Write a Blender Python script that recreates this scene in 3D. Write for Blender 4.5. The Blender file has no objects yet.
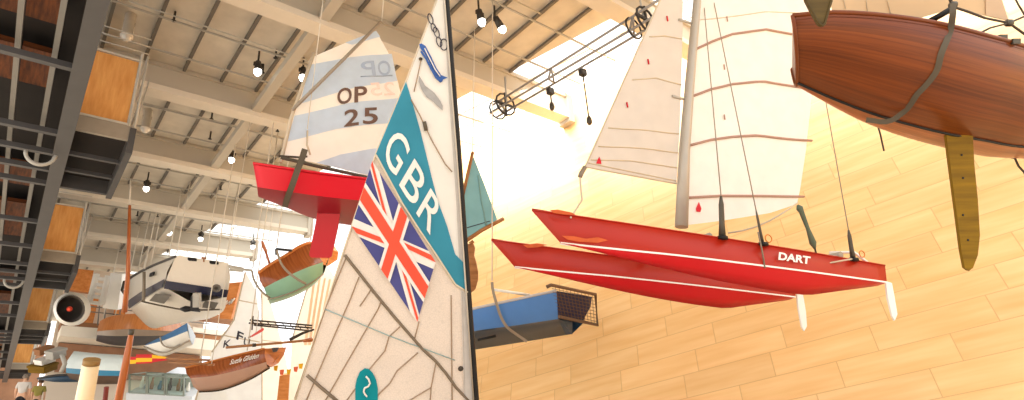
import bpy, bmesh, math, random
from mathutils import Vector, Matrix
from mathutils.geometry import tessellate_polygon
random.seed(7)
S = bpy.context.scene
COL = S.collection
V = Vector
# ------------------------------------------------------------------ camera model (1024 x 400 frame)
F, CX, CY = 600.0, 512.0, 200.0
def nrm(v): return v.normalized()
UPC = nrm(V((-.01, -.937, .35)))             # world up seen in camera axes (right, down, forward)
YC0 = V((0, 0, 1)); YW = nrm(YC0 - UPC * YC0.dot(UPC)); XW = nrm(YW.cross(UPC))
if XW.x < 0: XW = -XW
CAM = V((0, 0, 1.7))
def W(c):                                     # camera axes -> world vector
    return V((c.dot(XW), c.dot(YW), c.dot(UPC)))
def ray(px, py): return V(((px - CX) / F, (py - CY) / F, 1.0))
def P(px, py, d): return CAM + W(ray(px, py) * d)
def UP(px, py, pl):                           # where the sight line through a point of the photo meets a real plane
    o, n = pl; r = W(ray(px, py)); t = (o - CAM).dot(n) / r.dot(n); return CAM + r * t
def LV(px, py, z): return UP(px, py, (V((0, 0, z)), V((0, 0, 1))))
UPW = V((0, 0, 1))
cam = bpy.data.cameras.new('camera'); camo = bpy.data.objects.new('camera', cam); COL.objects.link(camo)
R = Matrix((W(V((1, 0, 0))), W(V((0, -1, 0))), W(V((0, 0, -1))))).transposed()
camo.matrix_world = Matrix.Translation(CAM) @ R.to_4x4()
cam.sensor_width = 36; cam.lens = 36 * F / 1024; cam.clip_end = 500
S.camera = camo
# ceiling frame (hall axis Y, cross axis X, ceiling normal Z), unit = H
H = 10.5
yc = nrm(V((-534, 290, 600))); xc = V((742, 190, 600)); xc = nrm(xc - yc * xc.dot(yc)); zc = nrm(xc.cross(yc))
if zc.y > 0: zc = -zc
XH, YH, ZH = W(xc), W(yc), W(zc)
def CE(x, y, z): return CAM + (XH * x + YH * y + ZH * z) * H
def CEP(px, py, z): return UP(px, py, (CE(0, 0, z), ZH))
def CEX(px, py, z):
    q = CEP(px, py, z) - CAM; return q.dot(XH) / H, q.dot(YH) / H
def wallx(y, z): return (1.087 - .2055 * y + .357 * z) / .911
# wall frame
d1 = nrm(V((-1012, 490, 600))); d2 = V((141, -735, 600)); d2 = nrm(d2 - d1 * d1.dot(d2)); dn = nrm(d1.cross(d2))
W1, W2, WN = W(d1), W(d2), W(dn)
WQ = CAM + W(ray(576, 122) * (2.0 * H))
# ------------------------------------------------------------------ materials
def new_mat(name):
    m = bpy.data.materials.new(name); m.use_nodes = True
    nt = m.node_tree; b = nt.nodes['Principled BSDF']; return m, nt, b
def srgb(c):
    return tuple(((x / 255) / 12.92 if x / 255 <= .04045 else ((x / 255 + .055) / 1.055) ** 2.4) for x in c) + (1,)
def mat(name, c, rough=.5, metal=0, var=.12, scale=6, coat=0, bump=0, emit=None, es=0, spec=.3):
    m, nt, b = new_mat(name); c = srgb(c); b.inputs['Specular IOR Level'].default_value = spec
    tc = nt.nodes.new('ShaderNodeTexCoord'); nz = nt.nodes.new('ShaderNodeTexNoise'); nz.inputs['Scale'].default_value = scale
    nz.inputs['Detail'].default_value = 5
    nt.links.new(tc.outputs['Object'], nz.inputs['Vector'])
    mx = nt.nodes.new('ShaderNodeMix'); mx.data_type = 'RGBA'
    mx.inputs[6].default_value = tuple(x * (1 - var) for x in c[:3]) + (1,); mx.inputs[7].default_value = tuple(min(1, x * (1 + var)) for x in c[:3]) + (1,)
    nt.links.new(nz.outputs['Fac'], mx.inputs[0]); nt.links.new(mx.outputs[2], b.inputs['Base Color'])
    b.inputs['Roughness'].default_value = rough; b.inputs['Metallic'].default_value = metal; b.inputs['Coat Weight'].default_value = coat
    if bump:
        bp = nt.nodes.new('ShaderNodeBump'); bp.inputs['Strength'].default_value = bump; bp.inputs['Distance'].default_value = .01
        nt.links.new(nz.outputs['Fac'], bp.inputs['Height']); nt.links.new(bp.outputs['Normal'], b.inputs['Normal'])
    if emit: b.inputs['Emission Color'].default_value = srgb(emit); b.inputs['Emission Strength'].default_value = es
    return m
def wood(name, c1, c2, sc=(1.2, 26), rough=.35, coat=.3, uv=True, planks=0, spec=.25):
    m, nt, b = new_mat(name); b.inputs['Specular IOR Level'].default_value = spec
    tc = nt.nodes.new('ShaderNodeTexCoord'); mp = nt.nodes.new('ShaderNodeMapping')
    mp.inputs['Scale'].default_value = (sc[0], sc[1], sc[1])
    nt.links.new(tc.outputs['UV' if uv else 'Object'], mp.inputs['Vector'])
    nz = nt.nodes.new('ShaderNodeTexNoise'); nz.inputs['Scale'].default_value = 1; nz.inputs['Detail'].default_value = 7; nz.inputs['Roughness'].default_value = .6
    nt.links.new(mp.outputs['Vector'], nz.inputs['Vector'])
    rp = nt.nodes.new('ShaderNodeValToRGB'); rp.color_ramp.elements[0].position = .3; rp.color_ramp.elements[1].position = .72
    rp.color_ramp.elements[0].color = srgb(c1); rp.color_ramp.elements[1].color = srgb(c2)
    nt.links.new(nz.outputs['Fac'], rp.inputs['Fac'])
    out = rp.outputs['Color']
    if planks:
        sx = nt.nodes.new('ShaderNodeSeparateXYZ'); nt.links.new(tc.outputs['UV'], sx.inputs[0])
        mm = nt.nodes.new('ShaderNodeMath'); mm.operation = 'MULTIPLY'; mm.inputs[1].default_value = 1 / planks; nt.links.new(sx.outputs[1], mm.inputs[0])
        fl = nt.nodes.new('ShaderNodeMath'); fl.operation = 'FLOOR'; nt.links.new(mm.outputs[0], fl.inputs[0])
        wn = nt.nodes.new('ShaderNodeTexWhiteNoise'); wn.noise_dimensions = '1D'; nt.links.new(fl.outputs[0], wn.inputs['W'])
        mr = nt.nodes.new('ShaderNodeMapRange'); mr.inputs[3].default_value = .82; mr.inputs[4].default_value = 1.12; nt.links.new(wn.outputs['Value'], mr.inputs[0])
        hv = nt.nodes.new('ShaderNodeHueSaturation'); nt.links.new(mr.outputs[0], hv.inputs['Value']); nt.links.new(out, hv.inputs['Color']); out = hv.outputs['Color']
    nt.links.new(out, b.inputs['Base Color'])
    b.inputs['Roughness'].default_value = rough; b.inputs['Coat Weight'].default_value = coat; b.inputs['Coat Roughness'].default_value = .12
    return m
def cloth(name, c, trans=.45, var=.06, scale=3, weave=0):
    m, nt, b = new_mat(name); c = srgb(c)
    tc = nt.nodes.new('ShaderNodeTexCoord'); nz = nt.nodes.new('ShaderNodeTexNoise'); nz.inputs['Scale'].default_value = scale; nz.inputs['Detail'].default_value = 4
    nt.links.new(tc.outputs['Object'], nz.inputs['Vector'])
    mx = nt.nodes.new('ShaderNodeMix'); mx.data_type = 'RGBA'
    mx.inputs[6].default_value = tuple(x * (1 - var * 2) for x in c[:3]) + (1,); mx.inputs[7].default_value = tuple(min(.97, x * (1 + var)) for x in c[:3]) + (1,)
    nt.links.new(nz.outputs['Fac'], mx.inputs[0]); col = mx.outputs[2]
    if weave:
        br = nt.nodes.new('ShaderNodeTexVoronoi'); br.inputs['Scale'].default_value = weave; br.feature = 'DISTANCE_TO_EDGE'
        nt.links.new(tc.outputs['Object'], br.inputs['Vector'])
        mr = nt.nodes.new('ShaderNodeMapRange'); mr.inputs[1].default_value = 0; mr.inputs[2].default_value = .12; mr.inputs[3].default_value = .88; mr.inputs[4].default_value = 1.0
        nt.links.new(br.outputs['Distance'], mr.inputs[0])
        hv = nt.nodes.new('ShaderNodeHueSaturation'); nt.links.new(mr.outputs[0], hv.inputs['Value']); nt.links.new(col, hv.inputs['Color']); col = hv.outputs['Color']
    df = nt.nodes.new('ShaderNodeBsdfDiffuse'); tr = nt.nodes.new('ShaderNodeBsdfTranslucent'); mi = nt.nodes.new('ShaderNodeMixShader')
    mi.inputs[0].default_value = trans
    nt.links.new(col, df.inputs['Color']); nt.links.new(col, tr.inputs['Color'])
    nt.links.new(df.outputs[0], mi.inputs[1]); nt.links.new(tr.outputs[0], mi.inputs[2])
    o = [n for n in nt.nodes if n.type == 'OUTPUT_MATERIAL'][0]; nt.links.new(mi.outputs[0], o.inputs['Surface']); nt.nodes.remove(b)
    return m
def glow(name, c, s):
    return mat(name, c, emit=c, es=s, var=.02)
def glass(name, tint=(235, 245, 240), a=.25):
    m, nt, b = new_mat(name)
    tr = nt.nodes.new('ShaderNodeBsdfTransparent'); tr.inputs['Color'].default_value = srgb(tint)
    gl = nt.nodes.new('ShaderNodeBsdfGlossy'); gl.inputs['Roughness'].default_value = .05
    mi = nt.nodes.new('ShaderNodeMixShader'); mi.inputs[0].default_value = a
    nz = nt.nodes.new('ShaderNodeLayerWeight'); nz.inputs['Blend'].default_value = a; nt.links.new(nz.outputs['Facing'], mi.inputs[0])
    nt.links.new(tr.outputs[0], mi.inputs[1]); nt.links.new(gl.outputs[0], mi.inputs[2])
    o = [n for n in nt.nodes if n.type == 'OUTPUT_MATERIAL'][0]; nt.links.new(mi.outputs[0], o.inputs['Surface']); nt.nodes.remove(b)
    return m
# ------------------------------------------------------------------ mesh builder
def catmull(pts, n):
    k = len(pts)
    if k == 2: return [pts[0].lerp(pts[1], i / (n - 1)) for i in range(n)]
    L = [0]
    for a, b in zip(pts, pts[1:]): L.append(L[-1] + max(1e-6, (b - a).length))
    out = []
    for i in range(n):
        s = L[-1] * i / (n - 1); j = 0
        while j < k - 2 and s > L[j + 1]: j += 1
        t = (s - L[j]) / (L[j + 1] - L[j])
        p1, p2 = pts[j], pts[j + 1]
        p0 = pts[j - 1] if j else p1 * 2 - p2; p3 = pts[j + 2] if j + 2 < k else p2 * 2 - p1
        m1 = (p2 - p0) * .5; m2 = (p3 - p1) * .5
        out.append(p1 * (2 * t**3 - 3 * t**2 + 1) + m1 * (t**3 - 2 * t**2 + t) + p2 * (-2 * t**3 + 3 * t**2) + m2 * (t**3 - t**2))
    return out
class MB:
    def __init__(s): s.v = []; s.f = []; s.uv = []; s.sm = []
    def face(s, pts, uv=None, smooth=False):
        i = len(s.v); s.v += [V(p) for p in pts]; s.f.append(list(range(i, i + len(pts)))); s.uv.append(uv or [(0, 0)] * len(pts)); s.sm.append(smooth)
    def grid(s, rows, smooth=True, wrap=False):
        i = len(s.v); n = len(rows[0])
        us = [0]
        for a, b in zip(rows, rows[1:]): us.append(us[-1] + (b[n // 2] - a[n // 2]).length)
        vs = [0]; mid = rows[len(rows) // 2]
        for a, b in zip(mid, mid[1:]): vs.append(vs[-1] + (b - a).length)
        for r in rows: s.v += [V(p) for p in r]
        for a in range(len(rows) - 1):
            for b in range(n - 1):
                s.f.append([i + a * n + b, i + a * n + b + 1, i + (a + 1) * n + b + 1, i + (a + 1) * n + b])
                s.uv.append([(us[a], vs[b]), (us[a], vs[b + 1]), (us[a + 1], vs[b + 1]), (us[a + 1], vs[b])]); s.sm.append(smooth)
        return s
    def box(s, c, ex, ey, ez):                # centre and half edge vectors
        q = [c + ex * a + ey * b + ez * d for a in (-1, 1) for b in (-1, 1) for d in (-1, 1)]
        lx, ly, lz = ex.length * 2, ey.length * 2, ez.length * 2
        for idx, (u, w) in (((0, 1, 3, 2), (lz, ly)), ((4, 6, 7, 5), (ly, lz)), ((0, 4, 5, 1), (lx, lz)), ((2, 3, 7, 6), (lz, lx)), ((0, 2, 6, 4), (ly, lx)), ((1, 5, 7, 3), (lx, ly))):
            uv = [(0, 0), (u, 0), (u, w), (0, w)]
            if u < w: uv = [(b, a) for a, b in uv]
            s.face([q[k] for k in idx], uv)
        return s
    def bar(s, a, b, w, h, up=None):          # rectangular bar a-b
        d = nrm(b - a); up = up or (UPW if abs(d.z) < .95 else V((1, 0, 0)))
        sd = nrm(d.cross(up)); u2 = nrm(sd.cross(d))
        return s.box((a + b) / 2, (b - a) / 2, sd * (w / 2), u2 * (h / 2))
    def tube(s, pts, r, n=8, cap=True):
        pts = [V(p) for p in pts]; k = len(pts); rs = r if isinstance(r, (list, tuple)) else [r] * k
        rings = []; ref = None
        for i in range(k):
            t = nrm(pts[min(k - 1, i + 1)] - pts[max(0, i - 1)])
            if ref is None: ref = V((0, 0, 1)) if abs(t.z) < .9 else V((1, 0, 0))
            a = ref - t * ref.dot(t)
            a = nrm(a) if a.length > 1e-6 else nrm(t.orthogonal()); ref = a
            b = t.cross(a)
            rings.append([pts[i] + (a * math.cos(2 * math.pi * j / n) + b * math.sin(2 * math.pi * j / n)) * rs[i] for j in range(n + 1)])
        s.grid(rings)
        if cap:
            s.face(rings[0][:-1][::-1]); s.face(rings[-1][:-1])
        return s
    def lathe(s, o, ax, prof, n=16):          # profile (r, along ax)
        a = nrm(ax.orthogonal()); b = nrm(ax).cross(a); ax = nrm(ax)
        return s.grid([[o + ax * h + (a * math.cos(2 * math.pi * j / n) + b * math.sin(2 * math.pi * j / n)) * r for j in range(n + 1)] for r, h in prof])
    def plate(s, pts, th):                    # flat polygon given thickness th (vector)
        pts = [V(p) for p in pts]; n = len(pts)
        t = tessellate_polygon([pts])
        for tri in t:
            s.face([pts[k] for k in tri], [(pts[k].x, pts[k].z) for k in tri]); s.face([pts[k] + th for k in reversed(tri)], [(pts[k].x, pts[k].z) for k in reversed(tri)])
        for i in range(n):
            a, b = pts[i], pts[(i + 1) % n]; s.face([a, b, b + th, a + th])
        return s
    def build(s, name, m, parent=None, base=None, kind=None, bevel=0, merge=True):
        if parent is not None: base = parent['_b'] if '_b' in parent else base
        if base is None:
            lo = V((min(p.x for p in s.v), min(p.y for p in s.v), min(p.z for p in s.v))); hi = V((max(p.x for p in s.v), max(p.y for p in s.v), max(p.z for p in s.v)))
            base = V(((lo.x + hi.x) / 2, (lo.y + hi.y) / 2, lo.z))
        base = V(base)
        me = bpy.data.meshes.new(name); me.from_pydata([p - base for p in s.v], [], s.f); 
        ul = me.uv_layers.new(name='UVMap')
        li = 0
        for fi, f in enumerate(s.f):
            for k in range(len(f)): ul.data[li].uv = s.uv[fi][k]; li += 1
        for p, q in zip(me.polygons, s.sm): p.use_smooth = q
        bm = bmesh.new(); bm.from_mesh(me)
        if merge: bmesh.ops.remove_doubles(bm, verts=bm.verts, dist=1e-4)
        bmesh.ops.recalc_face_normals(bm, faces=bm.faces)
        bm.to_mesh(me); bm.free()
        me.materials.append(m)
        o = bpy.data.objects.new(name, me); COL.objects.link(o)
        if parent is not None:
            o.parent = parent
        else: o.location = base
        o['_b'] = list(base)
        if kind: o['kind'] = kind
        if bevel:
            md = o.modifiers.new('bevel', 'BEVEL'); md.width = bevel; md.segments = 2; md.limit_method = 'ANGLE'
        return o
def thing(name, label, cat, base, group=None):
    o = bpy.data.objects.new(name, None); COL.objects.link(o); o.location = base; o['_b'] = list(base)
    o['label'] = label; o['category'] = cat; o.empty_display_size = .2
    if group: o['group'] = group
    return o
def tag(o, label, cat, group=None):
    o['label'] = label; o['category'] = cat
    if group: o['group'] = group
    return o
def tubeo(name, pts, r, m, parent=None, n=6, base=None): return MB().tube(pts, r, n).build(name, m, parent, base)
# ------------------------------------------------------------------ lettering helper
_tc = {}
def text_tris(body, bold=0.0):
    if (body, bold) in _tc: return _tc[(body, bold)]
    cu = bpy.data.curves.new('t', 'FONT'); cu.body = body; cu.offset = bold; cu.resolution_u = 4
    ob = bpy.data.objects.new('t', cu); COL.objects.link(ob)
    dg = bpy.context.evaluated_depsgraph_get(); ev = ob.evaluated_get(dg); me = ev.to_mesh()
    vs = [V((v.co.x, v.co.y)) for v in me.vertices]; fs = [list(p.vertices) for p in me.polygons]
    ev.to_mesh_clear(); bpy.data.objects.remove(ob)
    x0 = min(v.x for v in vs); x1 = max(v.x for v in vs); y0 = min(v.y for v in vs); y1 = max(v.y for v in vs)
    vs = [V(((v.x - x0) / (x1 - x0), (v.y - y0) / (y1 - y0))) for v in vs]
    _tc[(body, bold)] = (vs, fs); return vs, fs
def text_mb(body, fn, bold=0.0):              # fn maps the unit box of the word to a world point
    vs, fs = text_tris(body, bold); mb = MB()
    for f in fs: mb.face([fn(vs[i].x, vs[i].y) for i in f])
    return mb
# ------------------------------------------------------------------ sails
class Sail:
    def __init__(s, outline, plane, amp=0.0, cell=.25, sgn=1):
        o, n = plane; s.n = nrm(n) if (CAM - o).dot(n) > 0 else -nrm(n); s.pl = (o, s.n)
        s.out3 = [UP(x, y, s.pl) for x, y in outline]; s.outline = outline; s.amp = amp * sgn; s.cell = cell
        s.size = max((a - b).length for a in s.out3 for b in s.out3)
    def bulge(s, p):
        if not s.amp: return 0
        dmin = 1e9; k = len(s.out3)
        for i in range(k):
            a, b = s.out3[i], s.out3[(i + 1) % k]; ab = b - a
            t = max(0, min(1, (p - a).dot(ab) / ab.length_squared)); dmin = min(dmin, (a + ab * t - p).length)
        w = s.size * .22
        return s.amp * (1 - math.exp(-(dmin / w) ** 2))
    def pt(s, x, y, eps=0):
        p = UP(x, y, s.pl); return p + s.n * (s.bulge(p) + eps)
    def poly(s, px, eps=0):
        bm = bmesh.new(); pts = [UP(x, y, s.pl) for x, y in px]
        vs = [bm.verts.new(p) for p in pts]
        for t in tessellate_polygon([pts]):
            try: bm.faces.new([vs[k] for k in t])
            except ValueError: pass
        if s.amp:
            for _ in range(7):
                e = [x for x in bm.edges if x.calc_length() > s.cell]
                if not e: break
                bmesh.ops.subdivide_edges(bm, edges=e, cuts=1, use_grid_fill=False)
                bmesh.ops.triangulate(bm, faces=[f for f in bm.faces if len(f.verts) > 3])
        mb = MB()
        for f in bm.faces:
            q = [v.co.copy() for v in f.verts]
            mb.face([p + s.n * (s.bulge(p) + eps) for p in q], [(p.x, p.z) for p in q], True)
        bm.free(); return mb
    def line(s, px, r, eps=.004, n=5, step=.3):
        pts = []
        for (a, b), (c, d) in zip(px, px[1:]):
            k = max(2, int((UP(a, b, s.pl) - UP(c, d, s.pl)).length / step) + 1)
            for i in range(k): pts.append(s.pt(a + (c - a) * i / k, b + (d - b) * i / k, eps))
        pts.append(s.pt(px[-1][0], px[-1][1], eps))
        return MB().tube(pts, r, n)
    def text(s, body, o, ex, ey, eps, bold=0.0):   # o = lower left, ex / ey = word width / height
        return text_mb(body, lambda u, v: s.pt(o[0] + ex[0] * u + ey[0] * v, o[1] + ex[1] * u + ey[1] * v, eps), bold)
# ------------------------------------------------------------------ hulls
def hull_rows(near, keel, n=28, m=9, we=.8, ze=1.0, fullbeam=None):
    """near sheer and keel as lists of world points; the far side is the mirror image about the keel's upright plane"""
    a = catmull(near, n); k = catmull(keel, n); rows = []
    for p, q in zip(a, k):
        w = V((p.x - q.x, p.y - q.y, 0)); hgt = p.z - q.z
        row = []
        for j in range(-m, m + 1):
            t = abs(j) / m * math.pi / 2; sg = -1 if j < 0 else 1
            row.append(V((q.x, q.y, q.z)) + w * (-sg * math.sin(t) ** we) + UPW * (hgt * (1 - math.cos(t)) ** ze))
        rows.append(row)
    return rows                                # j=0 near sheer ... m keel ... 2m far sheer
# ================================================================== materials used
M = {}
M['tile'] = mat('ceiling_tile', (208, 199, 184), .9, var=.20, scale=2.2)
M['beam'] = mat('painted_beam', (186, 177, 162), .7, var=.06, scale=.7)  # shade on the beam webs is put into this darker colour
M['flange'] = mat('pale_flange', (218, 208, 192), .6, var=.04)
M['runner'] = mat('ceiling_runner', (112, 106, 98), .6)
M['steel'] = mat('grey_steel', (80, 78, 78), .45, metal=.2, var=.12, scale=3)
M['steel_lt'] = mat('light_grey_steel', (172, 168, 160), .5, var=.08, scale=3)
M['steel_dk'] = mat('dark_steel', (52, 50, 50), .6, var=.25, scale=2)
M['joist'] = mat('gallery_joist', (118, 114, 108), .5)
M['chan'] = mat('balcony_channel', (150, 140, 126), .5)
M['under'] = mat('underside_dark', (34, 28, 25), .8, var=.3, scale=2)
M['black'] = mat('black', (22, 20, 20), .45)
M['rail'] = mat('pale_rail', (190, 184, 172), .5)
M['cable'] = mat('suspension_wire', (214, 206, 192), .5)
M['plywood'] = wood('plywood', (204, 138, 72), (228, 168, 98), (1.4, 9), .6, 0)
M['deckwood'] = wood('dark_deck_wood', (44, 20, 6), (118, 62, 22), (1.5, 12), .6, 0)
M['mahog'] = wood('varnished_mahogany', (84, 36, 9), (128, 62, 18), (.7, 34), .34, .10, planks=.11)
M['mahog_lit'] = wood('mahogany_painted_wall_light', (134, 68, 34), (180, 108, 64), (.9, 22), .3, .2, planks=.12)  # paler copy of the mahogany: light off the wall is painted in
M['olive'] = wood('olive_varnished_board', (96, 68, 0), (142, 106, 8), (1.0, 14), .65, 0)
M['olive_dk'] = wood('dark_olive_board', (62, 48, 20), (96, 76, 34), (1.0, 14), .6, 0)
M['strap'] = mat('webbing_strap', (86, 76, 62), .8)
M['strap_lt'] = mat('pale_webbing', (150, 138, 122), .8)
M['dart_side'] = mat('red_brown_gelcoat', (170, 36, 14), .4, var=.08, scale=1.2, coat=.05)
M['dart_bottom'] = mat('red_gelcoat', (196, 14, 24), .4, var=.06, scale=1.2, coat=.05)
M['white'] = mat('white_paint', (238, 234, 226), .4, var=.03)
M['mast'] = mat('alloy_mast', (176, 166, 152), .4, metal=.3, var=.10, scale=3)
M['main'] = cloth('white_sailcloth', (244, 241, 236), .35)
M['jib'] = cloth('greyish_sailcloth', (216, 208, 198), .3)
M['batten'] = mat('brown_batten', (170, 134, 118), .6)
M['seam'] = mat('sail_seam', (206, 188, 158), .7)
M['logo_red'] = mat('red_mark', (196, 22, 40), .6)
M['chain'] = mat('dark_rigging', (84, 78, 68), .4, metal=.4)
M['tackle'] = mat('green_grey_tackle', (88, 96, 78), .5)
M['orange'] = mat('orange_cord', (214, 120, 40), .6)
M['wire'] = mat('rig_wire', (136, 122, 104), .5)
M['rope'] = mat('pale_rope', (196, 180, 156), .8)
M['rope_dk'] = mat('dark_rope', (70, 60, 50), .8)
M['wall'] = None
# ------------------------------------------------------------------ timber clad wall: staggered boards in object space
def wall_material():
    m, nt, b = new_mat('bamboo_cladding'); N = nt.nodes; L = nt.links
    def math_(op, a, v=None, b2=None):
        x = N.new('ShaderNodeMath'); x.operation = op; L.new(a, x.inputs[0])
        if b2 is not None: L.new(b2, x.inputs[1])
        elif v is not None: x.inputs[1].default_value = v
        return x.outputs[0]
    tc = N.new('ShaderNodeTexCoord'); sx = N.new('ShaderNodeSeparateXYZ'); L.new(tc.outputs['Object'], sx.inputs[0])
    rh, bl = .512, 1.84
    r = math_('DIVIDE', math_('ADD', sx.outputs[1], .0), rh); row = math_('FLOOR', r); fr = math_('FRACT', r)
    u = math_('DIVIDE', math_('ADD', sx.outputs[0], b2=math_('MULTIPLY', row, .505)), bl)
    jit = N.new('ShaderNodeTexWhiteNoise'); jit.noise_dimensions = '1D'; L.new(row, jit.inputs['W'])
    u = math_('ADD', u, b2=math_('MULTIPLY', jit.outputs['Value'], .22))
    col = math_('FLOOR', u); fu = math_('FRACT', u)
    ev = math_('LESS_THAN', fr, .030); eu = math_('LESS_THAN', fu, .010)
    edge = math_('MAXIMUM', ev, b2=eu)
    cb = N.new('ShaderNodeCombineXYZ'); L.new(row, cb.inputs[0]); L.new(col, cb.inputs[1])
    wn = N.new('ShaderNodeTexWhiteNoise'); wn.noise_dimensions = '3D'; L.new(cb.outputs[0], wn.inputs['Vector'])
    mp = N.new('ShaderNodeMapping'); mp.inputs['Scale'].default_value = (.5, 5, 1); L.new(tc.outputs['Object'], mp.inputs[0])
    ad = N.new('ShaderNodeVectorMath'); ad.operation = 'ADD'; L.new(mp.outputs[0], ad.inputs[0])
    sc = N.new('ShaderNodeVectorMath'); sc.operation = 'SCALE'; sc.inputs['Scale'].default_value = 7; L.new(cb.outputs[0], sc.inputs[0]); L.new(sc.outputs[0], ad.inputs[1])
    nz = N.new('ShaderNodeTexNoise'); nz.inputs['Scale'].default_value = 1; nz.inputs['Detail'].default_value = 3; L.new(ad.outputs[0], nz.inputs['Vector'])
    rp = N.new('ShaderNodeValToRGB'); rp.color_ramp.elements[0].position = .28; rp.color_ramp.elements[1].position = .74
    rp.color_ramp.elements[0].color = srgb((232, 180, 114)); rp.color_ramp.elements[1].color = srgb((246, 204, 144))
    L.new(nz.outputs['Fac'], rp.inputs['Fac'])
    mr = N.new('ShaderNodeMapRange'); mr.inputs[3].default_value = .95; mr.inputs[4].default_value = 1.03; L.new(wn.outputs['Value'], mr.inputs[0])
    hv = N.new('ShaderNodeHueSaturation'); L.new(mr.outputs[0], hv.inputs['Value']); L.new(rp.outputs[0], hv.inputs['Color'])
    mx = N.new('ShaderNodeMix'); mx.data_type = 'RGBA'; L.new(math_('MULTIPLY', edge, .62), mx.inputs[0]); L.new(hv.outputs[0], mx.inputs[6]); mx.inputs[7].default_value = srgb((198, 148, 92))
    L.new(mx.outputs[2], b.inputs['Base Color']); b.inputs['Roughness'].default_value = .45
    return m
M['wall'] = wall_material()
def struct(o): o['kind'] = 'structure'; return o
# right-hand wall: a real plane carrying its own board axes
def make_wall():
    me = bpy.data.meshes.new('wall_right')
    th = .3
    def wc(p): q = p - WQ; return V((q.dot(W1), q.dot(W2), q.dot(WN)))
    top = []; bot = []
    for y in (-1.2, 2.0):
        x = wallx(y, 1.19); top.append(wc(CE(x, y, 1.19)))
    for y in (2.0, -1.2):
        p = CE(wallx(y, 0), y, 0); 
        q = wc(p); q.z = 0
        # slide down the wall plane to just under the floor
        g = W2; k = (p.z + .05) / g.z; p2 = p - g * k; bot.append(wc(p2))
    pts = [V((p.x, p.y, 0)) for p in top + bot]
    v = pts + [p + V((0, 0, th)) for p in pts]
    me.from_pydata(v, [], [(0, 1, 2, 3), (7, 6, 5, 4), (0, 4, 5, 1), (1, 5, 6, 2), (2, 6, 7, 3), (3, 7, 4, 0)])
    me.materials.append(M['wall'])
    o = bpy.data.objects.new('wall_right', me); COL.objects.link(o)
    o.matrix_world = Matrix.Translation(WQ) @ Matrix((W1, W2, WN)).transposed().to_4x4()
    bm = bmesh.new(); bm.from_mesh(me); bmesh.ops.recalc_face_normals(bm, faces=bm.faces); bm.to_mesh(me); bm.free()
    return struct(o)
make_wall()
# floor
mbf = MB(); mbf.plate([V((-60, -25, 0)), V((60, -25, 0)), V((60, 75, 0)), V((-60, 75, 0))], V((0, 0, -.2)))
M['floor'] = mat('pale_floor', (176, 164, 146), .45, var=.05, scale=.6)
struct(mbf.build('floor', M['floor']))
# ceiling: tiled field, its right edge follows the wall, then a glazed strip
ZT = 1.085
def xedge(y): return wallx(y, ZT) - .305
ys = [-.25 + i * .25 for i in range(26)]
mbc = MB()
for a, b in zip(ys, ys[1:]):
    mbc.face([CE(-.5, a, ZT), CE(xedge(a), a, ZT), CE(xedge(b), b, ZT), CE(-.5, b, ZT)])
    mbc.face([CE(-.5, a, ZT + .03), CE(-.5, b, ZT + .03), CE(xedge(b), b, ZT + .03), CE(xedge(a), a, ZT + .03)])
struct(mbc.build('ceiling', M['tile']))
M['glaze'] = glass('skylight_glass', (255, 255, 252), .12)
mbg = MB()
mbg.face([CE(xedge(-.25), -.25, ZT + .01), CE(wallx(-.25, ZT), -.25, ZT + .01), CE(wallx(6, ZT), 6, ZT + .01), CE(xedge(6), 6, ZT + .01)])
struct(mbg.build('window_1', M['glaze']))
M['mullion'] = mat('white_mullion', (236, 232, 224), .5)
# ceiling runners (dark joints along the hall) and cross rails
for i in range(12):
    x = -.065 + .1005 * i
    y1 = 5.2 if x < .2 else max(.7, (1.087 + .357 * ZT - .911 * (x + .305)) / .2055)
    struct(MB().bar(CE(x, -.2, ZT - .006), CE(x, min(5.2, y1), ZT - .006), .085, .09, ZH).build('trim_%d' % (i + 1), M['runner']))
BY = [.715, 1.18, 1.69, 2.15, 2.60, 3.06, 3.52, 3.98, 4.44, 4.9]
for k, y in enumerate(BY):
    for j, fr in enumerate((.42, .74)):
        yy = y - .46 * (1 - fr) + .02
        x1 = min(1.25, wallx(yy, 1.06) - .02)
        struct(MB().bar(CE(.0, yy, ZT - .03), CE(x1, yy, ZT - .03), .045, .045, ZH).build('ceiling_rail', M['steel_lt']))
    if k < 7:
        yy = y - .30
        for xx0, xx1 in ((.06, .9),):
            struct(MB().tube([CE(xx0, yy, 1.03), CE(min(xx1, wallx(yy, 1.03) - .3), yy, 1.03)], .022, 6).build('conduit_rail', M['rail']))
# box beams across the hall: web, two flanges
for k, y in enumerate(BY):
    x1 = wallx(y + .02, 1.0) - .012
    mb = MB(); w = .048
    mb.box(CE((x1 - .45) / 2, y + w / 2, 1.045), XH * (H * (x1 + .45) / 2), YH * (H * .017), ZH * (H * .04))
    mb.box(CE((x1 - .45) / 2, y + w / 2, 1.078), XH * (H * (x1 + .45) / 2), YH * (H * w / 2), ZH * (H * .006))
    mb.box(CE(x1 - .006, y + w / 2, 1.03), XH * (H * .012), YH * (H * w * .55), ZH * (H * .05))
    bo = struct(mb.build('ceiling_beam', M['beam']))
    struct(MB().box(CE((x1 - .45) / 2, y + w / 2, 1.002), XH * (H * (x1 + .45) / 2), YH * (H * w / 2), ZH * (H * .009)).build('bottom_flange', M['flange'], bo))
# purlin: one row of struts along the hall between the beams
for a, b in zip(BY[:6], BY[1:7]):
    x = .445
    struct(MB().bar(CE(x, a + .05, 1.018), CE(x, b, 1.018), .27, .24, ZH).build('ceiling_strut', M['mullion'] if False else M['beam']))
# mullions of the glazed strip
for i in range(1, 4):
    mb = MB(); q = [CE(xedge(y) + .305 * i / 4, y, ZT) for y in (-.2, 5.5)]
    mb.bar(q[0], q[1], .06, .08, ZH); struct(mb.build('window_2', M['mullion']))
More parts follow.
